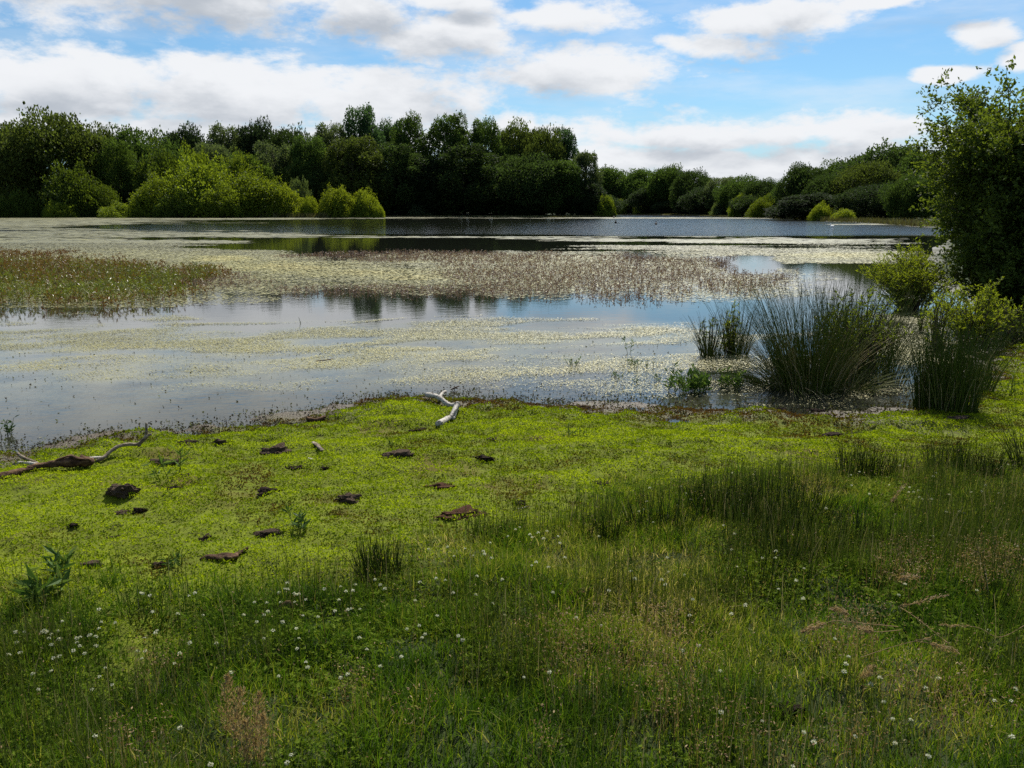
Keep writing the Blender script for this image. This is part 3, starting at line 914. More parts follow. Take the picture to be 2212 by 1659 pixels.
COLS = {'dark': (.034, .056, .016), 'mid': (.048, .080, .018), 'olive': (.062, .084, .018), 'birch': (.070, .095, .038), 'deep': (.022, .036, .015),
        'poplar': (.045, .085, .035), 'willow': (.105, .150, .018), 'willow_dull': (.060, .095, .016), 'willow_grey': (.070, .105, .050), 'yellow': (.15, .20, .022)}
def tree(name, label, cat, u, vtop, w, vbase, D, kind, col, group, low=0.0, deep=1.0, trunk=True, back=None):
    if 1310 < u < 1720 and D > 250:
        sv = float(np.interp(u, [1300, 1400, 1500, 1600, 1700], [463, 463.8, 466, 469, 473]))
        D = at0(u, sv)[1] * 1.02 + 3 + (D - 262) * .35
    """u, top and width as seen; D = distance"""
    top = at_d(u, vtop, D)
    x = top[0]; zb = gz(x, D)
    h = top[2] - zb
    rad = w * (.56 if kind != 'bush' else .5) * D / F
    th = thing(name, label, cat, (x, D, zb), random.uniform(0, 6.28), group)
    if trunk:
        t = obj('trunk', TRUNK, th); t.scale = (h * .9, h * .9, h * .92)
    c = obj('crown' if trunk else 'foliage', random.choice(PROTO[kind]), th)
    zs = {'oak': 1.10, 'tall': 1.04, 'column': 1.05, 'bush': 1.0}[kind]
    c.scale = (rad * 1.05, rad * .95 * deep, (h - low * h) / zs)
    c.location = (0, 0, low * h)
    k = random.uniform(.85, 1.15)
    c.color = (*[min(1, q * k) for q in COLS[col]], 1)
    if not trunk:
        s = obj('stem', TRUNK, th); s.scale = (h * .8, h * .8, h * .8)
    return th

GL, GC, GF, GR = 'trees of the wood behind the left shore', 'tall trees on the wooded point', 'trees along the far shore', 'trees on the right shore'
TREES = [
 # u, vtop, width, D, kind, colour, label, group
 (95, 238, 250, 186, 'oak', 'olive', 'broad domed oak towering at the left end of the wood', GL),
 (8, 262, 110, 194, 'tall', 'dark', 'thin-topped tree cut off by the left edge of the photo', GL),
 (-90, 270, 190, 190, 'oak', 'dark', 'dark tree just past the left edge of the photo', GL),
 (205, 270, 130, 200, 'oak', 'olive', 'tree with a sloping crown on the right shoulder of the big oak', GL),
 (245, 292, 90, 184, 'tall', 'willow_dull', 'narrow lighter green tree right of the big oak', GL),
 (300, 272, 160, 204, 'oak', 'mid', 'rounded mid-green tree behind the narrow light one', GL),
 (395, 270, 120, 222, 'oak', 'deep', 'very dark low-topped tree in the skyline dip left of the birch', GL),
 (340, 322, 130, 186, 'oak', 'mid', 'lower mid-green tree above the left half of the willow mound', GL),
 (480, 260, 100, 208, 'tall', 'birch', 'feathery birch peaking above the skyline left of the poplar', GL),
 (455, 300, 120, 192, 'tall', 'birch', 'grey-green birch below and left of the skyline birch', GL),
 (550, 258, 130, 214, 'oak', 'deep', 'dark dense tree on the skyline right of the birch', GL),
 (625, 270, 130, 212, 'oak', 'dark', 'flat-topped dark tree on the skyline before the poplar', GL),
 (590, 300, 120, 190, 'tall', 'birch', 'hanging birch above the right half of the willow mound', GL),
 (668, 285, 110, 188, 'tall', 'mid', 'upright green tree behind the small grey-green bush', GL),
 (715, 258, 110, 196, 'tall', 'birch', 'pale-topped tree at the left foot of the poplar', GL),
 (530, 330, 130, 184, 'oak', 'willow_dull', 'lower tree directly behind the top of the willow mound', GL),
 (775, 214, 105, 196, 'tall', 'poplar', 'tallest poplar with a blue-green top above the whole wood', GC),
 (840, 250, 90, 206, 'tall', 'poplar', 'thin see-through tree just right of the tallest poplar', GC),
 (885, 236, 92, 198, 'tall', 'mid', 'second tall tree right of the poplar, before the skyline notch', GC),
 (760, 285, 150, 186, 'tall', 'olive', 'olive front tree below the tallest poplar', GC),
 (850, 300, 130, 190, 'tall', 'dark', 'dark front tree below the second tall tree', GC),
 (968, 234, 118, 198, 'tall', 'mid', 'tall bushy tree just right of the skyline notch', GC),
 (1050, 246, 98, 200, 'tall', 'mid', 'tree with a twin-pointed top in the middle of the point', GC),
 (1110, 262, 120, 204, 'oak', 'olive', 'rounded olive tree right of the twin-pointed one', GC),
 (1000, 300, 170, 191, 'tall', 'dark', 'dark front tree in the middle of the point', GC),
 (1165, 270, 130, 200, 'oak', 'olive', 'olive-brown tree near the right end of the point', GC),
 (1218, 264, 76, 202, 'tall', 'poplar', 'slender blue-green tree standing last on the high skyline of the point', GC),
 (1120, 330, 170, 191, 'oak', 'dark', 'dark spreading tree at the front right of the point', GC),
 (1205, 340, 130, 191, 'tall', 'mid', 'front tree leaning over the water near the tip of the point', GC),
 (1266, 322, 80, 194, 'tall', 'birch', 'small feathery tree at the tip of the point', GC),
 (920, 340, 150, 190, 'column', 'deep', 'very dark low tree under the skyline notch', GC),
 (690, 350, 120, 186, 'oak', 'dark', 'dark tree behind the two round yellow bushes', GL),
 (1325, 358, 110, 318, 'oak', 'mid', 'first tree of the far shore beside the point', GF),
 (1390, 362, 100, 312, 'oak', 'mid', 'second tree of the far shore, rounded and leafy', GF),
 (1350, 385, 70, 306, 'column', 'deep', 'dark pointed tree in front of the far shore wood', GF),
 (1445, 356, 110, 314, 'oak', 'mid', 'highest round tree of the far shore', GF),
 (1500, 364, 100, 306, 'oak', 'dark', 'dark round tree right of the highest far one', GF),
 (1560, 378, 90, 316, 'tall', 'birch', 'thin hazy tree in the gap of the far shore', GF),
 (1600, 378, 100, 310, 'oak', 'mid', 'round tree right of the hazy gap of the far shore', GF),
 (1650, 386, 90, 304, 'oak', 'dark', 'sloping tree near the low end of the far shore wood', GF),
 (1695, 402, 80, 296, 'oak', 'mid', 'lowest tree of the far shore, next to the gap of sky', GF),
 (1420, 400, 120, 298, 'oak', 'deep', 'dark low tree along the middle of the far shore', GF),
 (1530, 405, 120, 296, 'oak', 'deep', 'dark low tree behind the round far bush', GF),
 (1640, 415, 120, 290, 'oak', 'dark', 'dark low tree behind the long light hedge of bushes', GF),
 (1742, 353, 120, 150, 'oak', 'dark', 'rounded dark tree at the left end of the right shore wood', GR),
 (1800, 372, 120, 142, 'oak', 'dark', 'lower dark tree right of the rounded first one', GR),
 (1815, 345, 110, 158, 'oak', 'mid', 'tree on the skyline dip before the great dome', GR),
 (1915, 310, 230, 150, 'oak', 'dark', 'great domed tree, highest of the right shore', GR),
 (1875, 345, 150, 138, 'oak', 'olive', 'sloping tree in front of the left of the great dome', GR),
 (2010, 322, 160, 140, 'oak', 'mid', 'tree right of the great dome, half behind the near tree', GR),
 (1975, 370, 120, 104, 'oak', 'mid', 'leafy tree by the water just left of the near tree', GR),
 (1890, 395, 150, 122, 'oak', 'deep', 'very dark low tree under the great dome', GR),
 (2120, 330, 220, 120, 'oak', 'dark', 'wood tree hidden mostly behind the near right tree', GR),
]
for (u, vt, w, D, kind, col, lab, grp) in TREES:
    tree('tree', lab, 'tree', u, vt, w, 0, D, kind, col, grp)

GB = 'bushes along the far shores'
BUSHES = [
 # u, vtop, width, D, colour, label
 (150, 357, 145, 172, 'willow_dull', 'large round willow bush standing under the big oak'),
 (125, 432, 66, 166, 'willow', 'low light bush in front of the large round willow'),
 (38, 406, 62, 170, 'willow_dull', 'small upright bush near the left edge of the photo'),
 (0, 425, 60, 168, 'willow_dull', 'bush cut by the left edge of the photo'),
 (70, 425, 44, 170, 'willow_dull', 'small thin bush between the left edge bush and the big willow'),
 (215, 395, 100, 174, 'willow_dull', 'bush leaning on the right flank of the round willow'),
 (262, 438, 100, 166, 'willow', 'low spreading light bush left of the willow mound'),
 (345, 320, 150, 182, 'willow_dull', 'tall willow rising behind the left of the mound'),
 (425, 312, 120, 181, 'willow', 'tall light willow rising behind the middle of the mound'),
 (518, 336, 120, 179, 'willow', 'light willow rising behind the right of the mound'),
 (345, 378, 150, 171, 'willow', 'left dome of the big willow mound'),
 (440, 345, 210, 173, 'willow', 'high central dome of the big willow mound'),
 (545, 370, 190, 172, 'willow', 'right dome of the big willow mound'),
 (600, 398, 110, 170, 'yellow', 'yellowish slope at the right foot of the willow mound'),
 (500, 392, 160, 168, 'willow', 'front lobe of the willow mound near the water'),
 (400, 410, 150, 168, 'willow_dull', 'dark front bush at the foot of the willow mound'),
 (645, 388, 66, 176, 'willow_grey', 'grey-green bush between the mound and the round yellow bushes'),
 (667, 425, 44, 169, 'yellow', 'small yellow bush right of the mound'),
 (725, 403, 90, 170, 'yellow', 'larger of the two round yellow bushes before the dark wood'),
 (785, 411, 76, 171, 'yellow', 'smaller of the two round yellow bushes before the dark wood'),
 (815, 440, 36, 169, 'yellow', 'little yellow bush ending the row by the point'),
 (905, 428, 60, 187, 'willow_grey', 'faint grey-green bush in the shade of the point'),
 (1308, 424, 50, 186, 'willow', 'bush at the very tip of the point'),
 (1345, 430, 44, 275, 'yellow', 'small light bush of the far shore beside the point'),
 (1400, 432, 64, 275, 'yellow', 'low wide light bush of the far shore'),
 (1560, 426, 50, 278, 'willow_grey', 'round grey-green bush of the far shore under the hazy gap'),
 (1612, 418, 76, 266, 'willow', 'left part of the long bush row of the far shore'),
 (1655, 424, 80, 258, 'willow', 'right part of the long bush row of the far shore'),
 (1776, 438, 54, 124, 'yellow', 'yellow-green bush on the right shore'),
 (1826, 452, 56, 118, 'yellow', 'lower yellow-green bush beside it on the right shore'),
 (1833, 416, 56, 124, 'willow_grey', 'silvery willow bush in front of the right shore wood'),
 (1715, 440, 60, 165, 'willow_dull', 'dull bush where the right shore wood begins'),
]
for (u, vt, w, D, col, lab) in BUSHES:
    tree('bush', lab, 'bush', u, vt, w, 0, D, 'bush', col, GB, trunk=False)
# undergrowth that closes the wood at the water
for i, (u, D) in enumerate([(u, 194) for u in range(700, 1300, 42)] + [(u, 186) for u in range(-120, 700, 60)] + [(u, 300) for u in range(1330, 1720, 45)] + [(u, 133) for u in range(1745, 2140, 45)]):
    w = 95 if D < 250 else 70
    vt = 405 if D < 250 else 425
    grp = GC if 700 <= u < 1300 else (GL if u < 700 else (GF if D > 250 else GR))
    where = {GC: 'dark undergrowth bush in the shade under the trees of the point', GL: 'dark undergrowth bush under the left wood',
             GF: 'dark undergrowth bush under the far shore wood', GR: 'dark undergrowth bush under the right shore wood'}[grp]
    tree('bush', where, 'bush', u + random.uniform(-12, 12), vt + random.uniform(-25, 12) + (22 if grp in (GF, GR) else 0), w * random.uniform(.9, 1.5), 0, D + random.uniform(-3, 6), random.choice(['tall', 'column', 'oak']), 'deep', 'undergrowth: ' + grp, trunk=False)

# ------------------------------------------------------------------ near shrubs
def shrub(name, label, cat, base, h, spread, n_main, leafL, leaves_per, col, mat=M_WILLOW, lw=.3, side=5, shape=1.0, group=None, stemr=.012, upright=.6, sideL=.28, bare=.15):
    th = thing(name, label, cat, base, 0, group)
    paths = []; rads = []; LP = []; LD = []
    for i in range(n_main):
        a = rng.uniform(0, 2 * pi); s = spread * math.sqrt(rng.uniform(0, 1)); hh = h * rng.uniform(.7, 1.0) * (1 - shape * .45 * (s / spread) ** 2)
        b0 = np.array([cos(a) * s * .25, sin(a) * s * .25, -.03])
        tip = np.array([cos(a) * s, sin(a) * s, hh])
        mid = b0 * .5 + tip * .5 + np.array([cos(a), sin(a), 0]) * s * (-.15) + rng.normal(size=3) * .04 * h
        p = spline([b0, mid, tip], 7)
        paths.append(p); rads.append(np.linspace(stemr, stemr * .2, 7))
        for k in range(side):
            t = rng.uniform(bare, 1.0); j = t * 6; i0 = min(int(j), 5); q0 = p[i0] + (p[i0 + 1] - p[i0]) * (j - i0)
            d = unit(rng.normal(size=3) * np.array([1, 1, .5]) + np.array([0, 0, upright]))
            L = h * sideL * rng.uniform(.5, 1.2) * (1.15 - t * .5)
            qq = spline([q0, q0 + d * L * .5 + np.array([0, 0, .02]), q0 + d * L + np.array([0, 0, L * .25 * upright])], 7)
            paths.append(qq); rads.append(np.linspace(stemr * .35, stemr * .1, 7))
            ts = rng.uniform(.1, 1.0, leaves_per); jj = ts * 6; ii = np.minimum(jj.astype(int), 5)
            pp = qq[ii] + (qq[ii + 1] - qq[ii]) * (jj - ii)[:, None]
            LP.append(pp); LD.append(np.repeat((d + np.array([0, 0, .3]))[None], leaves_per, 0))
        ts = rng.uniform(.45, 1.0, leaves_per); jj = ts * 6; ii = np.minimum(jj.astype(int), 5)
        LP.append(p[ii] + (p[ii + 1] - p[ii]) * (jj - ii)[:, None]); LD.append(np.repeat(unit(tip - mid)[None], leaves_per, 0))
    V, Q = tubes(np.array(paths), np.array(rads), 4)
    obj('stems', mesh_np('stems', V, Q, M_TWIG), th)
    LP = np.concatenate(LP); LD = np.concatenate(LD)
    V, Fc = leaves(LP, leafL * rng.uniform(.6, 1.25, len(LP)), lw, unit(LD), .75)
    o = obj('foliage', mesh_np('foliage', V, Fc, mat, {'tone': ('FACE', np.clip(rng.normal(size=len(LP)) * .22 + .5, 0, 1))}), th)
    o.color = (*COLS[col], 1)
    return th

def big_tree():
    """alder at the right edge: trunks and boughs carrying layered foliage"""
    b = at(2245, 668)
    base = np.array([b[0] + .2, b[1] + .3, gz(b[0], b[1])])
    th = thing('tree', 'big leafy alder filling the right edge of the photo beside the water', 'tree', base)
    paths, rads, LP, LD = [], [], [], []
    for s in range(7):
        a = rng.uniform(0, 2 * pi); top = np.array([cos(a) * .8 - .1, sin(a) * .8, rng.uniform(2.0, 3.0)])
        p = spline([(cos(a) * .15, sin(a) * .15, -.1), (cos(a) * .35, sin(a) * .35, 1.4), top], 14)
        if s == 0: top[:] = (.3, 0, 3.15)
        paths.append(p); rads.append(np.linspace(.07, .012, 14))
    main = list(paths)
    nb = 820
    for k in range(nb):
        p = main[rng.integers(0, len(main))]
        t = rng.uniform(.04, 1); j = t * 13; i0 = min(int(j), 12); q0 = p[i0] + (p[i0 + 1] - p[i0]) * (j - i0)
        z = q0[2]
        reach = np.interp(z, [0, .7, 1.7, 2.6, 3.3, 4], [1.3, 1.6, 1.8, 1.45, 1.0, .5]) * rng.uniform(.45, 1.0)
        a = rng.uniform(0, 2 * pi)
        d = np.array([cos(a), sin(a), rng.uniform(-.1, .55) + (.3 if z > 2.6 else 0)])
        q = spline([q0, q0 + d * reach * .5, q0 + d * reach + np.array([0, 0, .12])], 14)
        paths.append(q); rads.append(np.linspace(.014, .003, 14))
        for s in range(12):
            t = rng.uniform(.25, 1); j = t * 13; i1 = min(int(j), 12); r0 = q[i1]
            dd = unit(d + rng.normal(size=3) * .7 + np.array([0, 0, .35])); L = rng.uniform(.18, .5)
            n = 24
            tt = rng.uniform(.1, 1, (n, 1))
            LP.append(r0 + dd * L * tt + rng.normal(size=(n, 3)) * .035); LD.append(np.repeat(dd[None], n, 0))
    V, Q = tubes(np.array(paths[:7]), np.array(rads[:7]), 7)
    obj('trunk', mesh_np('trunk', V, Q, M_TRUNK, smooth=True), th)
    V, Q = tubes(np.array(paths[7:]), np.array(rads[7:]), 4)
    obj('branches', mesh_np('branches', V, Q, M_TRUNK, smooth=True), th)
    LP = np.concatenate(LP); LD = np.concatenate(LD)
    k = LP[:, 2] > -.05; LP, LD = LP[k], LD[k]
    V, Fc = leaves(LP, .070 * rng.uniform(.6, 1.3, len(LP)), .55, unit(LD), .9)
    o = obj('crown', mesh_np('crown', V, Fc, M_WILLOW, {'tone': ('FACE', np.clip(rng.normal(size=len(LP)) * .2 + .5, 0, 1))}), th)
    o.color = (.070, .105, .020, 1)
big_tree()

shrub('shrub', 'bright willow shrub standing in the water left of the big alder', 'shrub', at(1972, 668), 1.15, .88, 80, .055, 16, 'yellow', side=12, sideL=.30)
shrub('shrub', 'leafy willow spray rising above the bright shrub by the alder', 'shrub', at(1945, 640), 1.45, .45, 10, .07, 9, 'willow', side=5, sideL=.25)
shrub('shrub', 'fresh green willow shrub behind the right-hand rushes', 'shrub', at(2100, 748), .92, .55, 56, .05, 13, 'yellow', side=7, sideL=.25)
shrub('shrub', 'upright yellow-green willow shoots left of the fresh green shrub', 'shrub', at(2025, 760), .95, .22, 18, .05, 10, 'yellow', side=5, sideL=.2)
shrub('shrub', 'dull green shrub at the right edge under the alder', 'shrub', at(2215, 745), .75, .55, 30, .045, 9, 'willow_dull', side=7)
shrub('shrub', 'yellow-green sapling growing among the small rushes in the water', 'shrub', at(1578, 765), .62, .17, 11, .045, 9, 'yellow', side=5, sideL=.22)
shrub('shrub', 'thin dark-leaved sapling beside the small rushes in the water', 'shrub', at(1530, 768), .55, .2, 9, .045, 4, 'willow_grey', side=3, sideL=.22, bare=.5)
shrub('shrub', 'olive willow leaves mixed into the middle of the large rush clump', 'shrub', at(1850, 812), 1.08, .5, 48, .045, 10, 'willow', side=6, sideL=.2)
shrub('shrub', 'small leafy sprig between the rush clumps', 'shrub', at(1988, 718), .42, .10, 5, .05, 7, 'willow_dull', side=4, sideL=.2)

# ------------------------------------------------------------------ rushes
def rush(label, base, h, rad, n, lean=.35, bias=(0, 0), group='soft rush clumps at the water', dead=.12, heads=.4, thick=.0026, tone0=.4, name='rush_clump'):
    th = thing(name, label, 'rushes', base, 0, group)
    def stems(n, lean, hmul, tone, part, r=1.0):
        a = rng.uniform(0, 2 * pi, n); s = np.sqrt(rng.uniform(0, 1, n)) * rad
        P = np.stack([np.cos(a) * s * .85, np.sin(a) * s * .85, np.full(n, -.03)], 1)
        H = h * rng.uniform(.35, 1.02, n) ** .8 * hmul
        out = np.stack([np.cos(a) * (s / rad), np.sin(a) * (s / rad), np.zeros(n)], 1) * lean + rng.normal(size=(n, 3)) * .12
        out[:, :2] += np.array(bias)
        out[:, 2] = 0
        k = 6; pt = []
        for i in range(k):
            t = i / (k - 1)
            p = P + (np.array([0, 0, 1.0]) * t + out * (t * .55 + t * t * .6)) * H[:, None]
            p[:, 2] -= np.linalg.norm(out, axis=1) ** 2 * H * t ** 2 * .42
            pt.append(p)
        pt = np.stack(pt, 1)
        rr = np.linspace(1, .35, k)[None] * thick * r * rng.uniform(.8, 1.3, (n, 1))
        V, Q = tubes(pt, rr, 3)
        tn = np.clip(rng.normal(size=n) * .16 + tone, 0, 1)
        obj(part, mesh_np(part, V, Q, M_RUSH, {'tone': ('FACE', np.repeat(tn, 3 * (k - 1)))}), th)
        return pt
    pt = stems(n, lean, 1.0, tone0, 'stems')
    if dead: stems(int(n * dead), lean * 2.3, .75, .95, 'dead_stems', 1.35)
    if heads:
        m = int(n * heads * .45); q = pt[:m, 4] + (pt[:m, 5] - pt[:m, 4]) * .35
        c = np.repeat(q, 5, 0) + rng.normal(size=(m * 5, 3)) * min(.008, h * .008)
        V, Fc = leaves(c, rng.uniform(.010, .018, len(c)) * min(1, h + .1), .6)
        obj('flower_heads', mesh_np('heads', V, Fc, M_RUSHHEAD, {'tone': ('FACE', rng.uniform(0, 1, len(c)))}), th)
    return th
rush('largest rush clump standing in the water, arching to the left', at(1745, 838), 1.20, .40, 760, .30, (-.08, 0), tone0=.55, dead=.26, heads=.6)
rush('wide rush clump behind and right of the largest one', at(1850, 790), 1.06, .48, 600, .20, (.04, 0), tone0=.62, dead=.18, heads=.6)
rush('low drooping rush tuft at the right foot of the largest clump', at(1835, 845), .42, .22, 160, 1.0, (.15, 0), tone0=.7, dead=.4, heads=.1)
rush('splayed low rush stems at the left foot of the largest clump', at(1690, 835), .55, .28, 220, 1.0, (-.5, 0), tone0=.6, dead=.3, heads=.1)
rush('small rush clump left of the others with a dark sapling in it', at(1535, 772), .62, .15, 110, .32)
rush('second small rush clump, with a yellow sapling in it', at(1590, 765), .85, .17, 170, .26)
rush('thin rush clump leaning right between the large clumps', at(1925, 828), .70, .16, 110, .28, (.18, 0))
rush('sparse short rush tuft in the water in front of the wide clump', at(1870, 835), .42, .12, 50, .25)
rush('dark upright rush clump on the moss edge at the right', at(2040, 885), .84, .30, 850, .09, tone0=.38)
rush('sheaf of rushes right of the dark upright clump', at(2100, 845), .66, .22, 220, .18, (.10, 0), tone0=.4)
rush('rush tuft below the fresh green willow', at(2150, 750), .52, .16, 120, .25)
rush('dark rush tuft cut by the right edge of the moss', at(2240, 1010), .40, .18, 160, .3)

GM = 'rush tufts in the meadow'
TUFTS = [(1865, 1028, .24, .20, 260, 'dense rush tuft nearest the moss, left of a bare gap'), (1950, 1020, .16, .12, 50, 'thin rush tuft between the two dense ones'),
         (2040, 1020, .27, .15, 170, 'rush tuft of long stems right of the bare gap'), (2110, 1035, .27, .14, 170, 'rush tuft in the middle of three at the right'),
         (2150, 1045, .26, .08, 60, 'narrow rush tuft at the end of the right row'), (1700, 1125, .26, .30, 420, 'broadest patch of rushes in the middle right meadow'),
         (1560, 1110, .22, .22, 260, 'rush patch left of the broadest one'), (1420, 1150, .21, .20, 170, 'scattered rush patch below the brown sod'),
         (1850, 1165, .19, .10, 90, 'small rush tuft just left of the dark sod'), (1930, 1175, .15, .12, 70, 'short rush tuft in front of the dark sod'),
         (1300, 1170, .20, .12, 90, 'thin rushes left of the scattered patch'), (1234, 1130, .19, .03, 12, 'few leaning rush stems on their own at the moss edge'),
         (820, 1245, .22, .12, 150, 'dark rush tuft rising from the moss in the left half'), (1650, 1250, .20, .25, 130, 'low rush patch in the right half of the meadow'),
         (1075, 1170, .17, .16, 60, 'sparse rushes at the moss edge near the red-brown sod'), (310, 1330, .20, .10, 16, 'few tall stems standing at the left moss edge'),
         (2140, 1330, .42, .05, 16, 'tall dark rush stems behind the fallen dry stalks'), (1720, 1180, .20, .25, 180, 'rush patch below the broadest one')]
for (u, v, h, r, n, lab) in TUFTS:
    rush(lab, at(u, v), h * 1.15, r, int(n * 1.4), .20, group=GM, dead=.05, heads=.35, thick=.0017, tone0=.22, name='rush_tuft')

# ------------------------------------------------------------------ small water plants
def leafy(label, base, h, rad, n, leafL, nl, mat=M_WPLANT, name='water_plant', cat='water plant', group='small plants in the shallows', tone0=.6):
    th = thing(name, label, cat, base, 0, group)
    a = rng.uniform(0, 2 * pi, n); s = np.sqrt(rng.uniform(0, 1, n)) * rad
    P = np.stack([np.cos(a) * s, np.sin(a) * s, np.full(n, -.02)], 1)
    H = h * rng.uniform(.5, 1.05, n)
    out = rng.normal(size=(n, 3)) * .22; out[:, 2] = 1
    k = 5
    pt = np.stack([P + out * H[:, None] * t + np.array([0, 0, 0]) for t in np.linspace(0, 1, k)], 1)
    V, Q = tubes(pt, np.linspace(.0035, .0015, k)[None] * np.ones((n, 1)), 3)
    obj('stems', mesh_np('stems', V, Q, M_RUSH, {'tone': ('FACE', np.full(len(Q), .6))}), th)
    t = rng.uniform(.2, 1, (n, nl, 1))
    LP = (P[:, None] + out[:, None] * H[:, None, None] * t).reshape(-1, 3)
    D = rng.normal(size=(n * nl, 3)); D[:, 2] = np.abs(D[:, 2]) * .5 + .5
    V, Fc = leaves(LP, leafL * rng.uniform(.6, 1.3, n * nl), .26, unit(D), .2)
    obj('leaves', mesh_np('leaves', V, Fc, mat, {'tone': ('FACE', np.clip(rng.normal(size=n * nl) * .2 + tone0, 0, 1))}), th)
leafy('bushy leafy water plant by the shore left of the large rushes', at(1483, 845), .24, .20, 42, .075, 12)
leafy('smaller leafy water plant between the bushy one and the rushes', at(1580, 838), .20, .12, 20, .065, 10)
leafy('tall thin water plant with a spiky top out in the shallows', at(1358, 765), .26, .02, 2, .05, 16)
leafy('small sprig left of the tall thin plant in the shallows', at(1238, 790), .12, .06, 7, .04, 7)
leafy('row of short sprigs right of the tall thin plant', at(1385, 790), .12, .16, 14, .035, 6)
leafy('low sprigs in the water in front of the tall thin plant', at(1330, 815), .09, .12, 8, .035, 6)
leafy('single short sprig in front of the bushy plant', at(1420, 822), .10, .03, 4, .04, 6)
leafy('short sprig nearer the shore below the bushy plant', at(1375, 825), .09, .03, 3, .04, 6)
leafy('dark leafy sprig standing in the water at the left edge', at(18, 938), .15, .05, 6, .05, 9, tone0=.3)
leafy('tiny twig standing alone in the calm water before the reflections', at(650, 698), .12, .01, 2, .02, 2, tone0=.1)
leafy('green weed standing at the edge of the lower rushes', at(1790, 852), .20, .05, 5, .04, 8, tone0=.4)

GS = 'seedlings on the moss'
leafy('spindly pale-leaved seedling on the moss near the driftwood', at(375, 1028), .20, .10, 4, .075, 8, name='seedling', cat='plant', group=GS, tone0=.85)
leafy('broad-leaved seedling low at the left of the moss', at(100, 1290), .14, .09, 9, .085, 7, name='seedling', cat='plant', group=GS, tone0=.65)
leafy('second broad-leaved seedling right above the first at the left', at(125, 1240), .12, .06, 5, .08, 6, name='seedling', cat='plant', group=GS, tone0=.55)
leafy('dark star-shaped seedling in the middle of the moss', at(655, 1150), .13, .05, 6, .05, 8, name='seedling', cat='plant', group=GS, tone0=.35)
leafy('small sprig by the brown sod left of the white branch', at(848, 968), .12, .02, 3, .03, 6, name='seedling', cat='plant', group=GS, tone0=.3)
leafy('leafy sprig right of the white branch on the moss', at(1240, 945), .10, .10, 6, .04, 6, name='seedling', cat='plant', group=GS, tone0=.55)
leafy('tall weed on the moss at the right edge', at(2188, 850), .26, .07, 7, .035, 12, name='seedling', cat='plant', group=GS, tone0=.5)
leafy('little weed in the moss left of the fallen bark', at(385, 1225), .09, .05, 5, .04, 7, name='seedling', cat='plant', group=GS, tone0=.6)

# ------------------------------------------------------------------ driftwood
def wood(name, label, cat, pieces, mat, group=None, extra=()):
    """pieces: (points, radii, kwargs); first one is the body, the rest are side branches"""
    pts0 = np.array(pieces[0][0]); org = np.array([pts0[:, 0].mean(), pts0[:, 1].mean(), 0])
    org[2] = max(gz(org[0], org[1]), 0)
    th = thing(name, label, cat, org, 0, group)
    for i, (pts, rad, kw) in enumerate(pieces):
        kw = dict(kw); pm = kw.pop('mat', mat); pn = kw.pop('part', 'trunk' if i == 0 else 'side_branch')
        V, Q = wood_tube(np.array(pts) - org, rad, seed=i * 7 + len(label), **kw)
        obj(pn, quads_to_mesh(pn, V, Q, pm), th)
    return th
r0 = .030
bp = [at(923, 851, .06), at(938, 855, .075), at(952, 861, .07), at(966, 873, .04), at(980, 876, .045), at(988, 881, .05)]
bq = [at(988, 881, .05), at(975, 886, .045), at(971, 897, .03), at(964, 906, .025), at(947, 916, .028)]
wood('driftwood_branch', 'white crooked birch branch lying on the moss at the water edge', 'branch',
     [(bp, [.025, .022, .021, .022, .022, .026], dict(knots=3, rough=.10)),
      (bq, [.024, .016, .020, .025, .029], dict(knots=2, rough=.12, part='lower_branch')),
      ([at(950, 858, .06), at(955, 850, .06), at(962, 846, .055)], [.016, .015, .016], dict(n=12, rough=.1)),
      ([at(987, 880, .045), at(988, 886, .03), at(978, 893, .02)], [.022, .018, .012], dict(n=12, rough=.2))], M_BIRCH)
lp = at(222, 996); D0 = lp[1]
wood('driftwood_branch', 'grey curved branch rising beside the rotten log, its tip upright', 'branch',
     [([at(208, 995, .012), at(222, 989, .02), at_d(234, 979, D0 + .05), at_d(254, 965, D0 + .1), at_d(276, 960, D0 + .14), at_d(299, 959, D0 + .16), at_d(316, 943, D0 + .18)],
       [.010, .012, .013, .012, .012, .012, .013], dict(knots=4, rough=.14)),
      ([at_d(315, 944, D0 + .18), at_d(316, 930, D0 + .18), at_d(316, 914, D0 + .19)], [.012, .010, .009], dict(n=16, rough=.14)),
      ([at_d(313, 945, D0 + .18), at_d(321, 940, D0 + .18), at_d(327, 938, D0 + .18)], [.013, .010, .008], dict(n=10)),
      ([at_d(299, 959, D0 + .16), at_d(302, 964, D0 + .16)], [.012, .012], dict(n=6))], M_OLD)
wood('rotten_log', 'brown rotten log with a dark hollow end on the left moss', 'log',
     [([at(58, 1010, .02), at(90, 1005, .03), at(125, 1000, .045), at(155, 998, .055), at(178, 997, .05), at(195, 996, .045)],
       [.018, .024, .032, .042, .046, .036], dict(rough=.24, n=46, sides=20, flat=.8, knots=5)),
      ([at(120, 994, .07), at(150, 985, .10), at(170, 990, .085), at(196, 993, .07)], [.008, .018, .018, .009], dict(rough=.4, part='bark_slab', flat=.5, n=24))], M_ROT)
wood('stick', 'curved dark stick standing up behind the left end of the rotten log', 'stick',
     [([at_d(38, 979, D0 + .1), at_d(47, 987, D0 + .08), at_d(64, 994, D0 + .06), at(86, 1003, .02)], [.010, .012, .012, .009], dict(rough=.1))], M_OLD)
wood('stick', 'pale straight stick on the moss behind the rotten log', 'stick',
     [([at(40, 999, .014), at(64, 1001, .016), at(88, 1005, .014)], [.010, .013, .010], dict(rough=.1))], M_BIRCH)
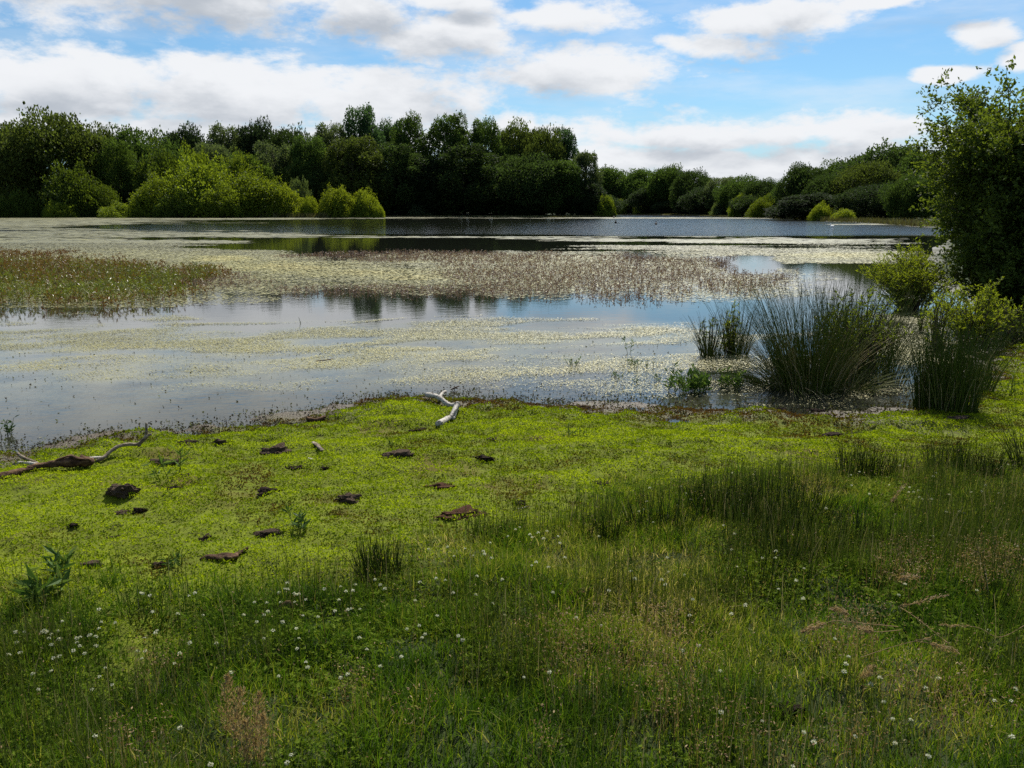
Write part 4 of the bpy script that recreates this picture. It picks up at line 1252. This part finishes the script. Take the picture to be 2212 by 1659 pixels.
wood('stick', 'short white stick joining the rotten log to the grey branch', 'stick',
     [([at(190, 991, .03), at(205, 989, .025), at(222, 988, .012)], [.011, .012, .009], dict(rough=.1))], M_BIRCH)
wood('rotten_log', 'crumbling dark log cut off by the left edge of the photo', 'log',
     [([at(-60, 1036, .02), at(-10, 1030, .03), at(22, 1024, .03), at(52, 1018, .02), at(80, 1012, .01)], [.03, .03, .025, .016, .008], dict(rough=.3, n=40, sides=18))], M_ROT)
wood('bark_piece', 'long reddish bark piece on the moss, curving up at its right end', 'bark',
     [([at(432, 1208, .0), at(452, 1203, .012), at(478, 1204, .015), at(502, 1203, .012), at(518, 1194, .012), at(536, 1183, .014)],
       [.008, .018, .022, .020, .014, .008], dict(rough=.42, flat=.6, n=40, sides=18, knots=5)),
      ([at(462, 1200, .018), at(485, 1196, .022), at(508, 1198, .015)], [.006, .011, .006], dict(rough=.5, flat=.5, n=18, part='bark_slab'))], M_ROT)
wood('log', 'short black log lying along the waterline left of the white branch', 'log',
     [([at(663, 903, .02), at(683, 902, .022), at(703, 900, .02)], [.016, .019, .016], dict(rough=.2))], M_ROT)
wood('stick', 'black arched root looping out of the meadow grass', 'stick',
     [([at(596, 1332, -.01), at_d(603, 1318, at(600, 1332)[1]), at_d(618, 1303, at(600, 1332)[1]), at_d(627, 1303, at(600, 1332)[1]), at_d(636, 1318, at(600, 1332)[1]), at(648, 1332, -.01)],
       [.007, .010, .009, .008, .008, .005], dict(rough=.2))], M_ROT)
wood('stick', 'thin white stick lying on the moss below the meadow edge', 'stick',
     [([at(1116, 1099, .008), at(1130, 1097, .01), at(1142, 1093, .008)], [.003, .004, .003], dict(n=12))], M_BIRCH)
wood('twig', 'black twig poking from the water above the white branch', 'twig',
     [([at(974, 842, .01), at(982, 838, .03), at(992, 834, .04)], [.005, .009, .004], dict(n=12, rough=.3)),
      ([at(982, 838, .03), at(990, 840, .01)], [.006, .003], dict(n=6))], M_ROT)
wood('twig', 'thin floating twig in the algae left of the middle', 'twig',
     [([at(682, 780, .01), at(702, 778, .015), at(720, 775, .01)], [.005, .006, .004], dict(n=12, rough=.3))], M_ROT)
wood('birch_bark', 'pale curled birch bark piece on the moss below the black log', 'bark',
     [([at(676, 955, .015), at(684, 960, .02), at(690, 966, .02), at(696, 973, .012)], [.010, .018, .016, .012], dict(rough=.4, flat=.5, n=20))], M_OLD)
wood('birch_bark', 'small white bark chip just below the curled bark piece', 'bark',
     [([at(666, 990, .01), at(673, 992, .012), at(681, 994, .01)], [.008, .011, .007], dict(rough=.4, flat=.5, n=14))], M_BIRCH)

# ------------------------------------------------------------------ clods of peat
def clod_mesh(seed):
    r = np.random.default_rng(seed)
    import bmesh
    bm = bmesh.new(); bmesh.ops.create_icosphere(bm, subdivisions=4, radius=1)
    V = np.array([v.co[:] for v in bm.verts])
    o = r.uniform(0, 50, 3)
    n = fbm(V[:, 0] * 1.6 + o[0], V[:, 1] * 1.6 + V[:, 2] * 1.1 + o[1], seed, 5)
    n2 = fbm(V[:, 2] * 4 + o[2], V[:, 0] * 4 - V[:, 1] * 3 + o[0], seed + 9, 4)
    s = -.15 + 1.5 * n + .9 * n2 - .05
    V = V * s[:, None]; V[:, 2] = np.where(V[:, 2] < 0, V[:, 2] * .4, V[:, 2])
    # torn edge
    V[:, :2] *= (1 + .25 * (fbm(V[:, 0] * 7, V[:, 1] * 7, seed + 20, 2) - .5))[:, None]
    for v, c in zip(bm.verts, V): v.co = c
    me = bpy.data.meshes.new('clod'); bm.to_mesh(me); bm.free(); me.materials.append(M_PEAT)
    return me
CL = [clod_mesh(300 + i) for i in range(8)]
PB, PD, PR = (.13, .092, .064), (.06, .041, .030), (.15, .075, .045)
CLODS = [
 # u, v, width px, height px, colour, label
 (262, 1064, 62, 34, PB, 'large lumpy grey-brown sod below the rotten log'),
 (391, 1056, 44, 12, PD, 'dark torn hollow right of the large lumpy sod'),
 (303, 1106, 26, 17, PD, 'black stubby clod below the large lumpy sod'),
 (262, 1108, 34, 9, PB, 'flat brown strip beside the black stubby clod'),
 (160, 1142, 28, 8, PD, 'thin dark clod alone near the left edge'),
 (258, 1160, 46, 8, PD, 'long shallow dark scrape left of the fallen bark'),
 (446, 1166, 28, 26, PB, 'upright brown chunk just above the long bark piece'),
 (193, 1225, 42, 18, PB, 'brown sod left of the seedling in the lower moss'),
 (342, 1222, 30, 22, PB, 'weedy brown sod between the lower sod and the bark piece'),
 (399, 1028, 18, 14, PD, 'small black lump beneath the spindly seedling'),
 (352, 1004, 48, 16, PB, 'brown clod left of the spindly seedling'),
 (402, 958, 46, 12, PD, 'dark muddy strip at the waterline right of the grey branch'),
 (473, 958, 32, 16, PB, 'brown muddy lump at the waterline right of the dark strip'),
 (904, 921, 38, 12, PD, 'dark flat clod beside the lower end of the white branch'),
 (596, 978, 58, 26, PB, 'ragged brown sod left of the curled bark piece'),
 (857, 988, 60, 22, PB, 'brown torn sod below the dark flat clod'),
 (702, 1014, 22, 13, PD, 'small dark clod right of the small bark chip'),
 (635, 1008, 34, 8, PD, 'faint dark clod below the ragged brown sod'),
 (584, 1064, 46, 16, PD, 'dark flattened clod left of the square sod'),
 (752, 1080, 52, 22, PB, 'square-ended brown sod in the middle of the moss'),
 (955, 1054, 80, 18, PR, 'long reddish-brown sod in the middle of the moss'),
 (953, 1049, 20, 22, PD, 'black stump-like lump standing on the long sod'),
 (1000, 1112, 88, 18, PR, 'red-brown fibrous root mat below the long sod'),
 (577, 1154, 44, 14, PB, 'brown strip of sod in the moss right of the bark piece'),
 (774, 915, 10, 7, PD, 'tiny dark stone-like clod near the shore'),
 (1301, 1043, 32, 9, PB, 'small brown sod on the moss right of the middle'),
 (1340, 1070, 22, 15, PB, 'small brown clod at the first rushes'),
 (1120, 1086, 28, 9, PD, 'dark clod beside the thin white stick'),
 (1470, 1090, 36, 22, PB, 'brown matted sod among the rushes'),
 (1252, 1284, 54, 44, PR, 'red-brown crumbly sod deep in the meadow grass'),
 (1938, 1102, 46, 32, PD, 'dark upturned sod with a clean edge in the right meadow'),
 (1794, 943, 46, 12, PD, 'dark hollow in the moss before the right rush tufts'),
 (1695, 1540, 62, 52, PD, 'dark hummock of soil in the grass near the bottom edge'),
 (1690, 884, 20, 7, PD, 'small dark clod at the waterline below the rushes'),
 (1778, 890, 44, 9, PD, 'dark muddy strip at the waterline right of the small clod'),
 (1062, 950, 26, 8, PB, 'small brown sod right of the white branch'),
 (1045, 990, 50, 12, PD, 'dark patch of torn moss right of the middle'),
 (2060, 905, 90, 12, PB, 'bare brown soil under the dark upright rushes'),
 (1250, 880, 44, 8, PB, 'muddy brown strip at the waterline right of the white branch'),
]
for i, (u, v, w, h, col, lab) in enumerate(CLODS):
    p = at(u, v)
    dist = math.hypot(p[1], CAM_Z)
    wm = w * dist / F
    hm = h * dist / F
    th = tag(obj('peat_clod', CL[i % len(CL)]), lab, 'clod', 'clods of torn peat on the bank')
    zz = max(hm * .55, .012)
    th.location = (p[0], p[1], p[2] - .002)
    th.scale = (wm * random.uniform(.48, .6), max(min(wm * .34, hm * 1.3), .025), min(zz * 1.05, wm * .32))
    th.rotation_euler = (0, 0, random.uniform(-.25, .25))
    k = random.uniform(.85, 1.25)
    th.color = (*[c * k for c in col], 1)

# ------------------------------------------------------------------ clover
def clover_mesh(seed):
    r = np.random.default_rng(seed)
    n = 46
    d = unit(r.normal(size=(n, 3))); d[:, 2] = np.abs(d[:, 2]) * 1.0 - .35; d = unit(d)
    P = d * .004
    A = d; B = unit(np.cross(A, r.normal(size=(n, 3)))); l = .0085 * r.uniform(.8, 1.25, (n, 1))
    V = np.stack([P, P + A * l * .6 + B * .0020, P + A * l, P + A * l * .6 - B * .0020], 1).reshape(-1, 3)
    Fh = np.arange(n * 4).reshape(n, 4)
    return mesh_np('clover_head', V, Fh, M_CLOVER, {'tone': ('FACE', np.clip(.75 + d[:, 2] * .25 + r.normal(size=n) * .1, 0, 1))})
CH = [clover_mesh(400 + i) for i in range(4)]
sp, sr = np.array([spline([(0, 0, -1), (.06, .03, -.5), (0, 0, 0)], 5)]), np.array([np.linspace(.0013, .0010, 5) ])
sV, sQ = tubes(sp * np.array([.1, .1, .1]), sr, 4)
CSTEM = mesh_np('clover_stem', sV, sQ, M_GRASS, {'tone': ('FACE', np.full(len(sQ), .5))})
R5 = [(870,405),(990,410),(535,400),(850,460),(210,490),(440,510),(420,545),(510,550),(500,480),(380,480),(360,495),(400,490),(660,545),(690,535),(760,525),(775,515),(825,530),(660,580),(685,610),(440,600),(825,610),(145,580),(180,665),(165,670),(75,685),(510,700),(460,715),(630,650),(725,675),(1210,155),(1225,160),(1290,190),(1625,180),(1675,155),(1530,335),(1335,500),(1350,480),(1240,540),(1185,655),(1250,655),(1220,720),(1545,675),(1500,760),(1630,585),(1860,590),(440,825),(285,850),(905,800),(855,875),(790,985),(965,945),(330,985),(1550,1315),(820,1385),(1810,1630),(2095,345),(1745,340),(1985,840),(2095,1105),(850,295),(1310,310),(135,490)]
R6 = [(320,70),(300,120),(325,120),(380,160),(400,170),(420,165),(250,150),(480,210),(40,235),(145,240),(265,235),(385,235),(640,120),(905,85),(885,135),(780,100),(1075,40),(1120,85),(1160,120),(1460,65),(1600,30),(1680,45),(1950,10),(1745,155),(1940,170),(2085,245),(1420,220),(1610,350),(1455,435),(1350,465),(730,310),(840,300),(875,290),(945,295),(585,360),(455,350),(120,345),(155,315),(55,405),(280,405),(400,470),(195,485),(420,540),(120,545),(405,635),(1505,510),(1480,540),(1790,525),(1830,560),(940,540),(1005,640),(1300,705),(480,750),(495,795),(1120,785),(245,870),(840,855),(780,885),(355,1545),(320,1615),(825,140),(765,215)]
R7 = [(1160,35),(1390,40),(1420,85),(935,135),(455,150),(655,365),(2110,250),(2108,268),(1655,210),(1630,350),(1570,650),(1710,610),(1895,825),(1990,335),(425,835),(205,880),(1900,1180),(870,435),(20,40),(40,345)]
R8 = [(430,195),(375,45),(230,115),(1250,75),(1830,125),(685,515),(795,660),(775,720),(760,780),(975,885),(1050,830),(1080,1025),(1155,1145),(1420,910),(1520,835),(1975,1015),(2110,1015),(435,1270),(515,1350),(850,1305),(1170,1360),(1440,1465),(2115,1305),(1300,1170),(2145,920),(1930,450),(100,1180),(345,1545)]
R3 = [(70,985),(265,970),(285,995),(340,955),(385,1005),(415,945),(515,985),(530,1035),(135,925),(175,905),(320,1215),(575,1175),(1160,1295),(1190,1360),(1230,765),(1300,675),(1325,555),(1645,605),(1480,1175),(1490,1300),(1635,1330),(1465,1410),(965,1465),(1705,1545),(2170,1590),(2055,435),(1915,510),(1940,580),(2130,640),(2100,1255),(2050,1105),(1980,890),(2075,965),(875,985),(1605,545),(1690,660),(1355,860),(430,1260),(280,1265)]
R4 = [(40,580),(30,605),(210,1220),(205,1275),(100,1275),(435,1360),(375,1460),(430,1600),(615,877),(695,470),(885,580),(815,605),(820,690),(965,760),(1210,530),(1500,590),(1480,618),(1360,730),(1365,785),(1390,800),(1230,720),(1280,745),(1320,745),(1465,800),(1870,740),(1900,688),(1790,745),(1610,765),(1690,900),(1730,900),(1585,905),(1610,1090),(1480,1100),(2025,490),(2085,520),(2030,545),(2010,755),(2160,1180),(1250,1485),(1200,1580),(1290,705),(1125,680),(2080,985)]
R2 = [(1580,1540),(1750,1555),(1905,1555),(1975,1600),(2065,1560),(2075,1585),(2125,1485),(2140,1620),(1805,1605)]
CLV = []
for L, ox, oy, s in ((R5, 0, 1242, .2513), (R6, 540, 1242, .2513), (R7, 1080, 1242, .2513), (R8, 1620, 1242, .2676), (R3, 1080, 918, .2441), (R4, 1620, 864, .2676), (R2, 540, 810, .2441)):
    CLV += [(ox + a * s, oy + b * s) for a, b in L]
for (u, v) in CLV:
    hh = random.uniform(.07, .10)
    p = at(u, v, hh)
    if p[1] > 5.5: lab, g = 'tiny white clover head among the rushes at the right of the meadow', 'clover heads at the far edge of the meadow'
    elif u < 540: lab, g = 'white clover head in the left part of the meadow grass', 'clover heads in the left of the meadow'
    elif u < 1080: lab, g = 'white clover head in the meadow left of the red-brown sod', 'clover heads in the middle of the meadow'
    elif u < 1620: lab, g = 'white clover head in the meadow around the red-brown sod', 'clover heads around the red-brown sod'
    else: lab, g = 'white clover head in the meadow right of the tan grass patch', 'clover heads in the right of the meadow'
    th = thing('clover_flower', lab, 'clover', p, random.uniform(0, 6.28), g)
    h = obj('flower_head', random.choice(CH), th); k = random.uniform(.75, 1.2); h.scale = (k * .62,) * 3
    h.rotation_euler = (random.uniform(-.3, .3), random.uniform(-.3, .3), 0)
    s = obj('stem', CSTEM, th); s.scale = (1, 1, (hh + .01) * 10)

# ------------------------------------------------------------------ dry grass plumes and fallen stalks
def plume(label, pts, r, n, spike=.010, seed_from=.55, group='dry grass stalks in the foreground', name='dry_grass_stalk', tone=.6):
    P = np.array(pts); org = P[0].copy()
    th = thing(name, label, 'dry grass', org, 0, group)
    S = spline(P - org, 24)
    V, Q = tubes(S[None], np.linspace(r, r * .5, 24)[None], 5)
    obj('stalk', mesh_np('stalk', V, Q, M_DRY, {'tone': ('FACE', np.full(len(Q), tone - .15))}), th)
    t = rng.uniform(seed_from, 1, n); j = t * 23; i = np.minimum(j.astype(int), 22)
    c = S[i] + (S[i + 1] - S[i]) * (j - i)[:, None]
    T = unit(S[i + 1] - S[i])
    prof = np.sin(np.clip((t - seed_from) / (1 - seed_from), 0, 1) * pi * .9 + .25)
    off = rng.normal(size=(n, 3)) * spike * np.clip(prof, .1, 1)[:, None]
    V, Fc = leaves(c + off, rng.uniform(.008, .018, n), .28, T * 1.2 + unit(off) * .5, .25)
    obj('seed_head', mesh_np('seed_head', V, Fc, M_DRY, {'tone': ('FACE', np.clip(rng.normal(size=n) * .18 + tone, 0, 1))}), th)
def stand(u, vb, vt, du=0, h=None):
    b = at(u, vb); return [b, at_d(u + du * .4, (vb + vt) * .5, b[1]), at_d(u + du, vt, b[1])]
for (u, vb, vt, du, lab) in [(488, 1640, 1462, 4, 'tall brown grass plume, leftmost of the standing group'), (505, 1650, 1490, 14, 'pale grass plume leaning right in the standing group'),
                             (548, 1680, 1500, 12, 'brown grass plume right of the tallest one'), (535, 1700, 1560, -6, 'wide pale plume at the bottom of the standing group'),
                             (560, 1700, 1545, 8, 'short pale plume at the right of the standing group')]:
    plume(lab, stand(u, vb, vt, du), .0013, 330, .011, .35, 'standing grass plumes near the bottom edge', 'grass_plume', .55)
def lying(pxs, hs):
    return [at(u, v, h) for (u, v), h in zip(pxs, hs)]
plume('fallen stalk with its seed head pointing left, longest of the tangle', lying([(1940, 1354), (1870, 1347), (1808, 1341), (1780, 1348), (1735, 1365)], [.10, .12, .13, .12, .10]), .0018, 220, .006, .72)
plume('fallen seed head arching above the longest stalk', lying([(1845, 1340), (1835, 1328), (1818, 1320), (1799, 1315)], [.12, .14, .14, .13]), .0013, 150, .005, .35)
plume('drooping seed head below the longest fallen stalk', lying([(1945, 1361), (1900, 1365), (1880, 1362), (1855, 1356)], [.10, .12, .12, .11]), .0015, 190, .006, .6)
plume('arched pale seed head above the tangle of stalks', lying([(1935, 1259), (1945, 1250), (1962, 1245), (1985, 1246)], [.10, .14, .15, .14]), .0013, 170, .005, .2)
plume('reddish-tipped stalk fallen across the dark hollow', lying([(1975, 1385), (2010, 1390), (2035, 1398), (2065, 1406)], [.12, .13, .12, .10]), .0016, 170, .005, .3)
plume('straight stalk sloping up to the right through the tangle', lying([(1860, 1420), (1920, 1400), (1975, 1385), (2010, 1378)], [.09, .12, .14, .15]), .0016, 20, .003, .8)
plume('long stalk lying across the upper tangle toward the tall stems', lying([(1940, 1310), (1985, 1302), (2010, 1292), (2045, 1286)], [.12, .14, .16, .17]), .0015, 90, .004, .05)
plume('stalk crossing down to the right under the tall stems', lying([(1945, 1312), (1980, 1335), (2030, 1375), (2070, 1410)], [.13, .14, .12, .10]), .0014, 40, .003, .05)
plume('small pale seed head low in the grass left of the tangle', lying([(1855, 1470), (1865, 1460), (1875, 1452), (1884, 1443)], [.05, .08, .10, .11]), .0013, 170, .007, .2)
plume('brown seed head leaning up in the grass of the right meadow', lying([(1910, 1100), (1925, 1085), (1935, 1070), (1955, 1048)], [.05, .10, .14, .18]), .0018, 130, .006, .35)
plume('stalk entering from the right edge over the tangle', lying([(2215, 1362), (2160, 1372), (2110, 1355), (2035, 1350)], [.12, .14, .14, .13]), .0014, 50, .003, .7)

# ------------------------------------------------------------------ birds far out
def bird(u, v, label, col, s=1.0):
    p = at0(u, v)
    m = plain('feathers', col)
    th = thing('duck', label, 'bird', (p[0], p[1], 0), random.choice([pi / 2, -pi / 2]) + random.uniform(-.3, .3), 'birds on the open water')
    V, Q = wood_tube([(-.30 * s, 0, .10 * s), (-.15 * s, 0, .08 * s), (.05 * s, 0, .07 * s), (.2 * s, 0, .10 * s)], [.03 * s, .11 * s, .12 * s, .05 * s], sides=12, n=14, rough=0)
    obj('body', quads_to_mesh('body', V, Q, m), th)
    V, Q = wood_tube([(.17 * s, 0, .10 * s), (.22 * s, 0, .20 * s), (.26 * s, 0, .27 * s), (.33 * s, 0, .27 * s), (.40 * s, 0, .255 * s)], [.05 * s, .035 * s, .055 * s, .04 * s, .012 * s], sides=10, n=14, rough=0)
    obj('head', quads_to_mesh('head', V, Q, m), th)
bird(1330, 482, 'dark duck swimming on the open water right of the point', (.05, .04, .035), 1.3)
bird(1417, 485, 'dark duck swimming right of the first on open water', (.05, .04, .035), 1.2)
bird(1326, 470.5, 'distant dark bird by the tip of the point', (.04, .03, .03), 1.6)
bird(1797, 491, 'white water bird on the blue water near the right shore', (.75, .75, .72), 1.1)
